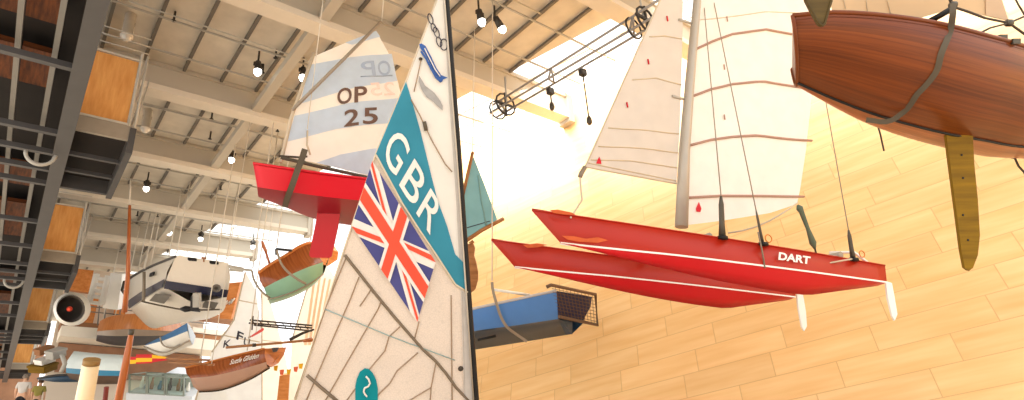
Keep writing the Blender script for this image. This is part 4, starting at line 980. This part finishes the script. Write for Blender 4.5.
tubeo('stern_rail', [P(229, 266, 24.6), P(234, 267, 24.6), P(243, 268.5, 24.6), P(243, 271, 24.6), P(230, 270, 24.6)], .05, M['rail'], yt)
for px, py, dd_ in ((144, 272, 25.3), (150, 268, 25.6), (176, 257, 24.0), (168, 260, 24.5), (205, 261, 24.4), (226, 263, 24.5), (137, 276, 26.6), (128, 281, 27.8)):
    cable(P(px, py, dd_), 'thin pale wire rising from the white cabin yacht to the ceiling', 'wires above the cabin yacht', .022, off=.14)
# ------------------------------------------------------------------ orange timber hull behind the yacht
M['ohull'] = wood('orange_hull', (188, 104, 40), (220, 142, 74), (.5, 10), .3, .5); M['nhull'] = mat('navy_grey_hull_bottom', (66, 62, 66), .4, var=.2)
near = [P(97.5, 330, 28.53), P(112, 333, 28.07), P(135, 335, 27.88), P(160, 335, 28.16), P(184, 331, 28.53)]
oh = thing('timber_hull', 'orange timber hull with a dark bottom hanging beneath the cabin yacht', 'boat', P(140, 347, 28.53))
r0 = catmull([P(100, 321, 29.45), P(110, 316.5, 29.26), P(128, 314, 29.17), P(150, 315, 29.26), P(180, 322, 29.45)], 16); r1 = catmull([P(97, 331, 28.53), P(112, 330, 27.97), P(130, 329, 27.88), P(150, 330, 27.97), P(184, 332, 28.53)], 16)
r2 = catmull([P(97, 335, 28.53), P(112, 336, 27.97), P(130, 336, 27.88), P(150, 336, 27.97), P(182, 335, 28.53)], 16); r3 = catmull([P(96, 341, 28.89), P(112, 345, 28.71), P(130, 346, 28.71), P(150, 344.5, 28.80), P(176, 339, 29.08)], 16); r4 = catmull([P(98, 336, 30.37), P(112, 338, 30.73), P(130, 338, 30.83), P(150, 338, 30.73), P(178, 334, 30.37)], 16)
MB().grid([r0, r1]).build('hull', M['ohull'], oh); mb = MB(); mb.grid([r1, r2]); mb.build('grey_band', mat('grey_band', (150, 130, 112), .4), oh); mb = MB(); mb.grid([r2, r3, r4]); mb.grid([r0, r4]); mb.build('hull_bottom', M['nhull'], oh)
for x, y in ((103, 319), (115, 316), (134, 315)): cable(P(x, y, 29.26), 'thin pale wire rising from the orange timber hull to the ceiling', 'wires above the orange timber hull', .024)
# ------------------------------------------------------------------ small white dinghy with blue top stripe
M['bstripe'] = mat('blue_top_stripe', (34, 94, 140), .35); M['whull'] = mat('pale_hull', (226, 220, 210), .4, var=.05)
wb = thing('small_white_dinghy', 'small white dinghy with a blue top stripe under the cabin yacht', 'boat', P(165, 356, 22))
a0 = catmull([P(146, 344, 23.5), P(165, 335, 22.6), P(187, 323, 21.8)], 12); a1 = catmull([P(145, 345.5, 23.4), P(165, 340, 22.4), P(187.5, 331, 21.6)], 12)
a2 = catmull([P(144.5, 346.5, 23.4), P(165, 352, 22.5), P(190, 340, 21.8)], 12); a3 = catmull([P(148, 351, 23.6), P(164, 356, 23.0), P(192, 345, 22.6)], 12); a4 = catmull([P(147, 345, 24.2), P(168, 345, 23.9), P(194.5, 336, 23.4)], 12)
MB().grid([a0, a1]).build('blue_stripe', M['bstripe'], wb); mb = MB(); mb.grid([a1, a2, a3, a4]); mb.grid([a0, a4]); mb.build('hull', M['whull'], wb)
mb = MB(); mb.plate([P(187, 323, 21.8), P(190, 327, 22.4), P(195, 336.5, 23.2), P(192.5, 345, 22.6), P(190, 340, 21.8)], CI[2] * .05); mb.build('transom', mat('transom_greyblue', (182, 196, 210), .4), wb)
tubeo('sling_strap', catmull([P(160, 337, 22.5), P(163, 345, 22.3), P(172, 348, 22.2), P(180, 345, 22.0)], 10), .03, M['strap_lt'], wb)
tubeo('keel_strip', [p - UPW * .01 - CI[2] * .02 for p in a2], .03, M['strap_lt'], wb)
# ------------------------------------------------------------------ pale boat with teal bottom band, dark prow boat below
M['tealpaint'] = mat('teal_paint', (30, 116, 150), .4, var=.08); M['palehull'] = mat('pale_blue_hull', (206, 214, 210), .4, var=.06)
pb = thing('teal_banded_boat', 'pale boat with a teal waterline band behind the cream column', 'boat', P(100, 382, 24.36))
e0 = catmull([P(74, 351, 26.04), P(98, 353.5, 25.2), P(124, 355, 24.86)], 12); e1 = catmull([P(66, 368, 25.62), P(95, 370, 24.7), P(125, 371, 24.44)], 12); e2 = catmull([P(66, 373, 25.62), P(95, 375.5, 24.7), P(124, 376, 24.44)], 12); e3 = catmull([P(70, 379, 26.04), P(95, 384, 25.37), P(122, 384, 25.2)], 12); e4 = catmull([P(78, 356, 27.72), P(100, 360, 27.72), P(124, 360, 27.3)], 12)
mb = MB(); mb.grid([e0, [p.lerp(q, .5) - CI[2] * .15 for p, q in zip(e0, e1)], e1]); mb.grid([e0, e4]); mb.face([e0[-1], e1[-1], e4[-1]]); mb.build('hull', M['palehull'], pb); MB().grid([e1, e2]).build('teal_band', M['tealpaint'], pb); mb = MB(); mb.grid([e2, e3, e4]); mb.build('hull_bottom', mat('brown_bottom', (104, 80, 64), .5, var=.2), pb)
MB().tube([P(62, 355, 25.2), P(65, 364, 25.03), P(61, 372, 25.03)], .09, 6).build('fender', M['steel_lt'], pb)
pw = thing('dark_prow_boat', 'dark blue pointed boat under the farthest hanging balcony', 'boat', P(60, 386, 27))
g0 = catmull([P(38, 378, 27), P(55, 375, 26.6), P(78, 374, 26.6)], 10); g1 = catmull([P(38.5, 379.5, 27), P(55, 382, 26.6), P(78, 382, 26.6)], 10); g2 = catmull([P(39, 379, 27.4), P(55, 380, 28), P(78, 380, 28.4)], 10)
mb = MB(); mb.grid([g0, g1]); mb.grid([g1, g2]); mb.grid([g2, g0]); mb.build('hull', mat('dark_blue_hull', (36, 62, 84), .4), pw); tubeo('gunwale', [p - UPW * .02 for p in g0], .05, M['steel_dk'], pw)
# crates and bits on the ledge by the farthest balcony
for px, py, w_, h_, m, nm, lab in ((45, 361, 8, 4, 'white', 'white_crate', 'white box on the ledge right of the farthest balcony'), (43, 368, 16, 6, 'olive', 'olive_crate', 'olive-brown crate below the white box by the farthest balcony'), (44, 351, 6, 5, 'brown', 'brown_crate', 'small brown box above the white box by the farthest balcony'), (56, 354, 8, 7, 'steel_lt', 'grey_bundle', 'pale grey bundle right of the small brown box by the farthest balcony')):
    t = thing(nm, lab, 'box', P(px, py + h_ / 2, 27.5)); s_ = 27.5 / 600
    MB().box(P(px, py, 26.6), CI[0] * w_ * s_ / 2 + CI[1] * .03, CI[1] * h_ * s_ / 2, CI[2] * .4).build('body', M[m], t, bevel=.04); MB().box(P(px, py - h_ * .5, 26.58), CI[0] * w_ * s_ / 1.9 + CI[1] * .03, CI[1] * .05, CI[2] * .43).build('lid', M[m], t)
# ------------------------------------------------------------------ chequered paddle and oars
M['pred'] = mat('paddle_red', (198, 30, 40), .4); M['pyel'] = mat('paddle_yellow', (244, 186, 32), .4)
dp = 17
t = thing('chequered_oar', 'oar with a red and yellow chequered blade beside the orange-brown pole', 'oar', P(150, 359, dp))
pc = [(130, 357.2), (136, 357.2), (152, 356.6), (170, 357.6)]
def blade(x0, x1, y0a, y0b, y1a, y1b, m): MB().plate([P(x0, y0a, dp), P(x1, y0b, dp), P(x1, y1b, dp), P(x0, y1a, dp)], CI[2] * .03).build('blade_patch', M[m], t)
blade(130, 136, 357, 356.8, 360, 359.8, 'pred'); blade(130, 136, 360, 359.8, 364, 363.5, 'pyel'); blade(136, 152, 354.5, 354.5, 358, 358, 'pred'); blade(136, 152, 358, 358, 362.2, 361.6, 'pyel'); blade(136, 152, 362.2, 361.6, 364, 363.2, 'pred')
blade(152, 167, 355, 357.2, 358.3, 358.8, 'pyel'); blade(152, 167, 358.3, 358.6, 362.5, 360.2, 'pred')
tubeo('shaft', [P(166, 358.3, dp), P(210, 360.2, dp)], .03, M['spar'], t)
t = thing('plain_oar', 'plain pale wooden oar shaft just below the chequered oar', 'oar', P(190, 363, dp)); tubeo('shaft', [P(168, 362, dp), P(208, 364.5, dp)], .026, M['spar'], t); tubeo('handle', [P(208, 364.5, dp), P(214, 364.9, dp)], .034, M['spar'], t)
# ------------------------------------------------------------------ glass display cases on the ledge
M['glass'] = glass('case_glass', (206, 226, 214), .3); M['casef'] = mat('case_frame', (142, 150, 140), .4, metal=.2); M['ledge'] = mat('pale_ledge', (222, 226, 230), .6, var=.05)
mb = MB(); mb.plate([P(126, 393, 26), P(192, 396.5, 26), P(192, 430, 26), P(126, 430, 26)], CI[2] * 4); struct(mb.build('display_ledge', M['ledge']))
labs = ['left glass display case on the pale ledge behind the orange-brown pole', 'middle glass display case on the pale ledge', 'right glass display case on the pale ledge, beside the copper boat']
for k, x in enumerate((138, 156.5, 175.5)):
    o_ = .18 * k; y0, y1 = 374.5 + k * 1.2, 393 + k * 1.1
    cs = [P(x - 8.5, y0, 26), P(x + 8.5, y0 + 1, 26), P(x + 8.2, y1 + .6, 26), P(x - 8.8, y1 - .4, 26)]; bk = [p + YW_ for p in cs for YW_ in (W(V((0, .25, 1.2))),)]
    t = thing('display_case', labs[k], 'display case', cs[3], 'glass display cases')
    mb = MB(); 
    for a, b in zip(cs, cs[1:] + cs[:1]): mb.bar(a, b, .06, .06)
    for a, b in zip(bk, bk[1:] + bk[:1]): mb.bar(a, b, .05, .05)
    for a, b in zip(cs, bk): mb.bar(a, b, .05, .05)
    mb.build('frame', M['casef'], t); MB().face(cs) ; q = MB(); q.face(cs); q.build('glass_pane', M['glass'], t)
    q = MB(); q.face(bk); q.build('back_panel', mat('case_back_%d' % k, ((196, 206, 192), (176, 186, 178), (190, 200, 190))[k], .6, var=.25, scale=2.5), t)
    for j in range(3):
        f_ = .2 + .3 * j; b0 = cs[3].lerp(cs[2], f_) + W(V((0, 0, .6))); hh = (.55, .38, .5)[(j + k) % 3]
        oo = MB().lathe(b0, UPW, [(0, .0), (.07, .0), (.09, hh * .3), (.04, hh * .8), (.05, hh), (0, hh)], 10).build('small_exhibit', M[('white', 'tealpaint', 'brown', 'steel_dk')[(j + k) % 4]])
        tag(oo, ['pale', 'middle', 'right-hand'][j] + ' small exhibit standing inside the ' + ('left', 'middle', 'right')[k] + ' glass display case', 'exhibit', 'exhibits in the glass cases')
# ------------------------------------------------------------------ copper-coloured wooden boat with a painted name
cp = thing('named_wooden_boat', 'copper-brown wooden boat with a white script name on its stern', 'boat', P(225, 391, 19))
M['cop'] = wood('copper_brown_planks', (118, 58, 26), (172, 98, 52), (.8, 16), .22, .7); M['cop_refl'] = mat('bottom_painted_reflection', (196, 160, 142), .18, var=.12, scale=1.5, coat=.6); M['cop_t'] = wood('orange_transom', (168, 92, 34), (206, 130, 62), (2, 10), .4, .3)  # lower hull colour has a whitish reflection painted into it
n0 = catmull([P(185.5, 367.5, 18.4), P(205, 363, 18.6), P(235, 355.5, 19), P(265, 348.5, 19.3)], 18)
n1 = catmull([P(190, 378, 18.2), P(212, 376, 18.4), P(240, 369.5, 18.8), P(266.5, 362, 19.2)], 18)
n2 = catmull([P(199, 391.5, 18.4), P(222, 389.5, 18.7), P(248, 380, 19.1), P(270, 367.5, 19.4)], 18)
n3 = catmull([P(196, 372, 19.8), P(220, 372, 20.2), P(255, 360, 20.4), P(286, 348, 20.4)], 18)
mb = MB(); mb.grid([n0, [p.lerp(q, .5) - CI[2] * .08 for p, q in zip(n0, n1)], n1]); ch = mb.build('hull', M['cop'], cp)
mb = MB(); mb.grid([n1, [p.lerp(q, .5) - CI[2] * .05 + UPW * -.04 for p, q in zip(n1, n2)], n2, n3]); mb.grid([n0, n3]); mb.face([n0[0], n1[0], n2[0], n3[0]]); mb.build('hull_bottom', M['cop_refl'], cp)
mb = MB(); mb.plate([P(264, 349, 19.28), P(286, 347.5, 20.4), P(283.5, 355, 20.2), P(278, 363.5, 19.9), P(271, 367.5, 19.4), P(266, 363.5, 19.2)], CI[2] * .05); mb.build('transom', M['cop_t'], cp)
mb = MB(); mb.plate([P(273, 347.6, 19.55), P(279, 347.4, 19.9), P(277.5, 351, 19.8), P(274, 351.3, 19.6)], CI[2] * -.1); mb.build('sculling_notch', M['steel_dk'], cp)
MB().tube([p - CI[2] * .02 for p in n0], .035, 6).build('gunwale', M['cop_t'], ch)
MB().tube([p - UPW * .01 for p in n2], .025, 6).build('keel_strip', M['rope_dk'], ch)
pn = (n0[11] - CI[2] * .12, nrm((n0[16] - n0[4]).cross(n1[10] - n0[10])))
ns_ = Sail([(225, 350), (262, 345), (262, 366), (225, 372)], pn)
ns_.text('Suttle Glidden', (229.5, 365.2), (28.5, -6.8), (2.4, -5.4), .03, .015).build('painted_name', M['white'], ch)
for q_ in (n0[3], n0[13]): cable(q_ + UPW * .06, 'thin pale wire rising from the named copper-brown boat', 'wires above the named boat', .018, off=.0)
t = thing('long_spar', 'long pale wooden spar lying above the named copper-brown boat', 'spar', P(270, 345, 18.5))
tubeo('shaft', catmull([P(226, 347.5, 18.5), P(255, 345, 18.6), P(290, 342, 18.8), P(313, 339.5, 19)], 12), .04, M['spar'], t)
MB().tube([P(252.5, 345.3, 18.55), P(256, 345, 18.6)], .055, 8).build('leather_collar', M['rope_dk'], t); MB().tube([P(303, 341, 18.9), P(312, 339.5, 19)], [.045, .075], 8).build('spar_end', M['spar_o'], t)
t = thing('red_oar', 'small red-bladed oar above the named copper-brown boat', 'oar', P(250, 336, 20)); MB().plate([P(250, 336.5, 20), P(262, 328.2, 20), P(264, 329, 20), P(262.5, 331.5, 20), P(252, 337, 20)], CI[2] * .04).build('blade', mat('coral_red', (226, 92, 84), .5), t); tubeo('shaft', [P(250.5, 336.6, 20), P(248.5, 337.8, 20)], .03, M['spar'], t)
t = thing('lattice_boom', 'dark lattice boom of thin rods reaching behind the racing sail', 'boom', P(285, 325, 21))
for k, (a, b) in enumerate((((250, 320), (312, 325.5)), ((249, 323), (312, 328)), ((254, 325), (312, 331)))): tubeo('rod', [P(a[0], a[1], 21 + .3 * k), P(b[0], b[1], 21 + .3 * k)], .03, M['rope_dk'], t)
mb = MB()
for k in range(8): mb.tube([P(252 + k * 7.5, 320.4 + k * .65, 21), P(256 + k * 7.5, 325 + k * .7, 21.5)], .018, 4)
mb.tube([P(253, 316, 21), P(252, 330, 21)], .025, 5); mb.build('cross_ties', M['rope_dk'], t)
t = thing('dark_oar', 'dark slanting oar just above the long pale spar', 'oar', P(290, 340, 20)); MB().tube([P(290, 339.5, 20), P(303, 333, 20), P(314, 329.5, 20)], [.06, .045, .03], 7).build('shaft', M['rope_dk'], t); MB().plate([P(288.5, 339.8, 20), P(291.5, 337.2, 20), P(297, 335.5, 20), P(293, 339, 20)], CI[2] * .04).build('blade', M['rope_dk'], t)
# ------------------------------------------------------------------ wooden canoe with a green bottom
cn = thing('wooden_canoe', 'wooden canoe with a pale green bottom hanging under the red board', 'boat', P(290, 300, 18))
M['can_w'] = wood('canoe_planks', (118, 58, 22), (170, 94, 44), (.8, 16), .25, .5); M['green'] = mat('pale_green_bottom', (142, 188, 164), .35, var=.10, scale=2)
k0 = catmull([P(258.5, 273, 17.6), P(270, 265, 17.8), P(285, 256, 18), P(300, 246.5, 18.3), P(310, 242.5, 18.6)], 18)
k1 = catmull([P(264, 288, 17.5), P(275, 282, 17.5), P(290, 275, 17.7), P(306, 268, 18), P(323, 262, 18.5)], 18)
k2 = catmull([P(268, 299, 17.7), P(282, 295.5, 17.6), P(297, 290, 17.7), P(312, 282, 18), P(323, 274, 18.5)], 18)
k3 = catmull([P(270, 304, 18.2), P(284, 300, 18.2), P(300, 293.5, 18.3), P(315, 284, 18.5), P(324, 273, 18.8)], 18)
k4 = catmull([P(264, 286, 19.2), P(280, 284, 19.6), P(298, 272, 19.8), P(318, 256, 19.9), P(333, 247, 19.8)], 18)
mb = MB(); mb.grid([k0, [p.lerp(q, .5) - CI[2] * .1 for p, q in zip(k0, k1)], k1]); kh = mb.build('hull', M['can_w'], cn)
mb = MB(); mb.grid([k1, k2, k3, k4]); mb.face([k0[0], k1[0], k2[0], k3[0], k4[0]]); mb.build('hull_bottom', M['green'], cn)
mb = MB(); mb.plate([P(299, 247, 18.25), P(303, 243.5, 18.4), P(312, 241.5, 18.8), P(333, 245, 19.8), P(338, 252, 19.8), P(337, 260, 19.7), P(328, 266, 19.2), P(322, 264, 18.5), P(306, 262, 18.3), P(300, 256, 18.2)], CI[2] * .06); mb.build('end_panel', M['ohull'], cn)
mb = MB(); mb.grid([k0, k4]); mb.build('deck', M['can_w'], cn)
MB().tube([p - CI[2] * .02 for p in k0], .05, 6).build('gunwale', M['ohull'], kh)
tubeo('sling_strap', catmull([P(276.5, 250, 17.6), P(281, 263, 17.6), P(288, 272, 17.4), P(297, 279, 17.4), P(306, 284, 17.5)], 12), .035, M['strap_lt'], cn)
tubeo('keel_strip', [p - UPW * .01 for p in k2], .022, M['strap_lt'], kh)
mb = MB(); mb.tube([P(276, 249, 17.7), P(292, 250.5, 17.9)], .04, 6); mb.tube([P(276, 249, 17.7), P(276.5, 255, 17.7)], .04, 6); mb.build('spreader_bar', M['steel_dk'], cn)
tubeo('bow_line', catmull([P(252, 271, 17.5), P(254, 280, 17.5), P(261, 291, 17.4), P(270, 298, 17.5)], 10), .03, M['strap_lt'], cn)
t = thing('canoe_paddle', 'brown paddle standing up behind the wooden canoe', 'paddle', P(269, 264, 18.2)); MB().plate([P(261, 241, 18.2), P(263, 241.5, 18.2), P(266, 249, 18.2), P(267, 253, 18.2), P(264.5, 252, 18.2), P(261.5, 246, 18.2)], CI[2] * .05).build('blade', M['spar_o'], t); tubeo('shaft', [P(265.5, 251, 18.2), P(269.5, 263.5, 18.1)], .035, M['spar_o'], t)
tubeo_ = tubeo('hanging_spreader', [P(229, 265.5, 18), P(231, 268, 18), P(252, 270.5, 18)], .04, M['rail']); tag(tubeo_, 'thin pale horizontal bar hanging left of the wooden canoe', 'bar')
for x, y, dd_ in ((276.5, 249, 17.7), (310, 242, 18.6), (252.5, 270, 18)): cable(P(x, y, dd_), 'thin pale wire rising from the wooden canoe', 'wires above the canoe', .018)
# ------------------------------------------------------------------ tall pale sails behind
def bigsail(lab, px, d_, m, amp=.3, seams=(), stripes=None, ln=(.15, 0, -1)):
    pl_ = (P(px[0][0], px[0][1], d_), nrm(W(V(ln)))); s_ = Sail(px, pl_, amp, .6); t = thing('tall_sail', lab, 'sail', UP(px[-1][0], px[-1][1], pl_)); o = s_.poly(px).build('sail_cloth', M[m], t)
    for q in seams: s_.line(q, .022, .02).build('sail_seam', M['seam'], o)
    s_.line([px[0], px[1]] + ([px[2]] if len(px) > 4 else []), .03, .02).build('luff_rope', M['rope'], o)
    return s_, t, o
M['pale1'] = cloth('bright_white_sail', (248, 244, 238), .45); M['pale2'] = cloth('warm_white_sail', (246, 230, 208), .45); M['peach'] = cloth('peach_sail', (240, 204, 168), .4); M['peach2'] = cloth('peach_stripe', (238, 206, 172), .4)
s1_, t1_, o1_ = bigsail('big white sail lettered K F U behind the named boat', [(245.5, 272), (234, 320), (212, 352), (168, 470), (262, 470), (261, 330), (256, 290)], 24, 'pale1', .2, ([(238, 300), (258, 304)], [(222, 335), (260, 342)]))
for ch, o, w_, h_, sk in (('F', (236.6, 338.8), 6.2, 8.5, 2.6), ('U', (243.6, 344.2), 5.6, 7.6, 2.4), ('K', (223.3, 347.6), 7.2, 7.4, -1.2)):
    s1_.text(ch, o, (w_, sk), (1.6, -h_), .05, .02).build('sail_letter', M['ink_dk'], o1_)
bigsail('plain white sail between the K F U sail and the racing sail', [(262, 292), (262, 470), (308, 470), (284, 350), (270, 300)], 29, 'pale2', .2, ([(262, 340), (280, 342)],))
s3_, t3_, o3_ = bigsail('pale peach striped sail beside the left edge of the racing sail', [(322, 258), (306, 292), (292, 340), (284, 470), (350, 470), (350, 300)], 27, 'pale2', .2)
for k in range(6):
    x = 306 + k * 5; s3_.poly([(x + 8, 276 + k), (x + 10, 276 + k), (x + 1 - k, 345), (x - 2 - k, 345)], .03).build('peach_stripe', M['peach2'], o3_)
bigsail('small white sail low beside the display cases', [(200, 385), (176, 470), (250, 470), (226, 392)], 22, 'pale1', .1)
# bunting
for k, (x, y, m) in enumerate(((276, 366, 'pyel'), (282, 370, 'coral'), (289, 369.5, 'pyel'), (296, 367, 'coral'), (301, 364, 'pyel'))):
    M.setdefault('coral', mat('coral_flag', (238, 112, 74), .6))
    o = MB().plate([P(x - 2.4, y, 20), P(x + 2.2, y - .5, 20), P(x + 1, y + 5, 20), P(x - 2, y + 4.6, 20)], CI[2] * .01).build('bunting_flag', M[m]); 
    tag(o, ('yellow' if m == 'pyel' else 'coral') + ' bunting flag on the line under the stern of the named boat, ' + ('first', 'second', 'third', 'fourth', 'last')[k] + ' from left', 'flag', 'bunting flags')
# ------------------------------------------------------------------ two people on the far gallery
M['skin'] = mat('skin', (206, 160, 130), .6); M['hair'] = mat('grey_hair', (120, 108, 96), .8); M['hair2'] = mat('brown_hair', (84, 62, 46), .8)
def skinned(name, chain, m, parent, sub=2):
    vs = []; es = []; rad = []
    for path in chain:
        prev = None
        for p, r in path:
            if p in vs and r is None: k = vs.index(p)
            else: vs.append(p); rad.append(r); k = len(vs) - 1
            if prev is not None: es.append((prev, k))
            prev = k
    me = bpy.data.meshes.new(name); me.from_pydata([V(p) for p in vs], es, []); o = bpy.data.objects.new(name, me); COL.objects.link(o)
    md = o.modifiers.new('skin', 'SKIN'); md.use_smooth_shade = True
    for i, r in enumerate(rad): me.skin_vertices[0].data[i].radius = r if isinstance(r, tuple) else (r, r)
    me.skin_vertices[0].data[0].use_root = True
    o.modifiers.new('sub', 'SUBSURF').levels = sub; o.modifiers['sub'].render_levels = sub
    me.materials.append(m); o.parent = parent; return o
def person(px, py_sh, d_, lab, shirt, trou, hair):
    sh = P(px, py_sh, d_); base = sh - UPW * 1.42; t = thing('person', lab, 'person', base); t.rotation_euler.z = .3
    body = [[((0, 0, .95), (.15, .11)), ((0, 0, 1.12), (.14, .10)), ((0, 0, 1.32), (.17, .11)), ((0, 0, 1.45), (.07, .07)), ((0, 0, 1.53), (.06, .06)), ((0, .01, 1.63), (.095, .11)), ((0, .01, 1.71), (.07, .08))]]
    for s_ in (-1, 1):
        body.append([((0, 0, 1.32), None), ((s_ * .19, 0, 1.38), (.06, .06)), ((s_ * .25, .02, 1.10), (.045, .045)), ((s_ * .24, .12, .87), (.035, .035)), ((s_ * .235, .15, .80), (.04, .02))])
        body.append([((0, 0, .95), None), ((s_ * .09, 0, .88), (.09, .09)), ((s_ * .10, .01, .48), (.06, .06)), ((s_ * .10, -.01, .10), (.045, .045)), ((s_ * .10, .12, .04), (.045, .035))])
    skinned('body', body, M['skin'], t)
    top = [[((0, 0, .93), (.175, .135)), ((0, 0, 1.12), (.165, .125)), ((0, 0, 1.32), (.19, .13)), ((0, 0, 1.42), (.10, .09))]]
    for s_ in (-1, 1): top.append([((0, 0, 1.32), None), ((s_ * .19, 0, 1.38), (.085, .085)), ((s_ * .24, .02, 1.16), (.07, .07))])
    skinned('shirt', top, shirt, t)
    lg = [[((0, 0, .95), (.17, .13)), ((0, 0, .90), (.165, .13))]]
    for s_ in (-1, 1): lg.append([((0, 0, .90), None), ((s_ * .09, 0, .82), (.105, .105)), ((s_ * .10, .01, .50), (.085, .085))])
    skinned('shorts', lg, trou, t)
    o = MB().lathe(V((0, -.01, 1.60)), UPW, [(.09, -.02), (.115, .06), (.10, .13), (.05, .165), (0, .17)], 12).build('hair', hair, None, base=V((0, 0, 0))); o.parent = t; o.location = (0, 0, 0)
    for s_ in (-1, 1):
        o = MB().lathe(V((s_ * .035, .115, 1.655)), V((0, 1, 0)), [(0, 0), (.012, .002), (0, .008)], 8).build('eye', M['black'], None, base=V((0, 0, 0))); o.parent = t; o.location = (0, 0, 0)
        o = MB().lathe(V((s_ * .10, .0, 1.64)), V((s_, 0, 0)), [(.03, 0), (.025, .02), (0, .025)], 8).build('ear', M['skin'], None, base=V((0, 0, 0))); o.parent = t; o.location = (0, 0, 0)
    for nm, loc, mm in (('nose', V((0, .115, 1.62)), M['skin']), ('mouth', V((0, .10, 1.575)), M['logo_red'])):
        o = MB().lathe(loc, V((0, 1, 0)), [(0, 0), (.018, .002), (.0, .02)], 8).build(nm, mm, None, base=V((0, 0, 0))); o.parent = t; o.location = (0, 0, 0)
    return base
pA = person(24.8, 382.5, 25, 'person in a pale grey shirt and dark shorts at the bottom left corner', mat('pale_grey_shirt', (196, 188, 180), .8), mat('black_shorts', (34, 30, 32), .8), M['hair'])
pB = person(40, 386.5, 27.65, 'person in an olive shirt right of the one in pale grey', mat('olive_shirt', (150, 136, 66), .8), mat('dark_trousers', (60, 56, 50), .8), M['hair2'])
mb = MB(); z = min(pA.z, pB.z)
mb.plate([V((pA.x - 6, pA.y - 1.2, z)), V((pB.x + 1.5, pA.y - 1.2, z)), V((pB.x + 1.5, pA.y + 5, z)), V((pA.x - 6, pA.y + 5, z))], V((0, 0, -.3))); struct(mb.build('far_walkway', M['floor']))

cable(P(211.5, 364.7, 17), 'thin pale wire carrying the plain wooden oar', None, .012, off=0)
cable(P(256, 332.6, 20), 'thin pale wire carrying the small red oar', None, .012, off=0)
# ================================================================== light
wd = bpy.data.worlds.new('daylight'); S.world = wd; wd.use_nodes = True
bg = wd.node_tree.nodes['Background']; bg.inputs[0].default_value = (.97, .985, 1.0, 1); bg.inputs[1].default_value = 1.78
def area(name, loc, aim, size, size_y, power, col=(1, .97, .92)):
    l = bpy.data.lights.new(name, 'AREA'); l.shape = 'RECTANGLE'; l.size = size; l.size_y = size_y; l.energy = power; l.color = col
    o = bpy.data.objects.new(name, l); COL.objects.link(o); o.location = loc
    o.rotation_euler = (V(aim) - V(loc)).to_track_quat('-Z', 'Y').to_euler(); return o
l = bpy.data.lights.new('sun', 'SUN'); l.energy = 11.0; l.angle = math.radians(55); l.color = (1, .99, .975)
o = bpy.data.objects.new('sun', l); COL.objects.link(o)
sd = (-ZH * 1.0 + XH * .42 + YH * -.05)
o.rotation_euler = sd.to_track_quat('-Z', 'Y').to_euler()
# daylight pouring through the glazed strip at the head of the wall
c0 = CE(wallx(1.3, 1.07) - .16, 1.3, 1.07)
a_ = area('skylight_strip', c0, c0 + XH * .55 - ZH, .22 * H, 1.3 * H, 650)
dz = nrm((XH * -.55 + ZH)); ay = YH - XH * .22; ay = nrm(ay - dz * ay.dot(dz)); ax_ = nrm(ay.cross(dz))
a_.matrix_world = Matrix.Translation(c0) @ Matrix((ax_, ay, dz)).transposed().to_4x4()
S.view_settings.view_transform = 'Standard'; S.view_settings.look = 'None'; S.view_settings.exposure = .16; S.view_settings.gamma = 1.0
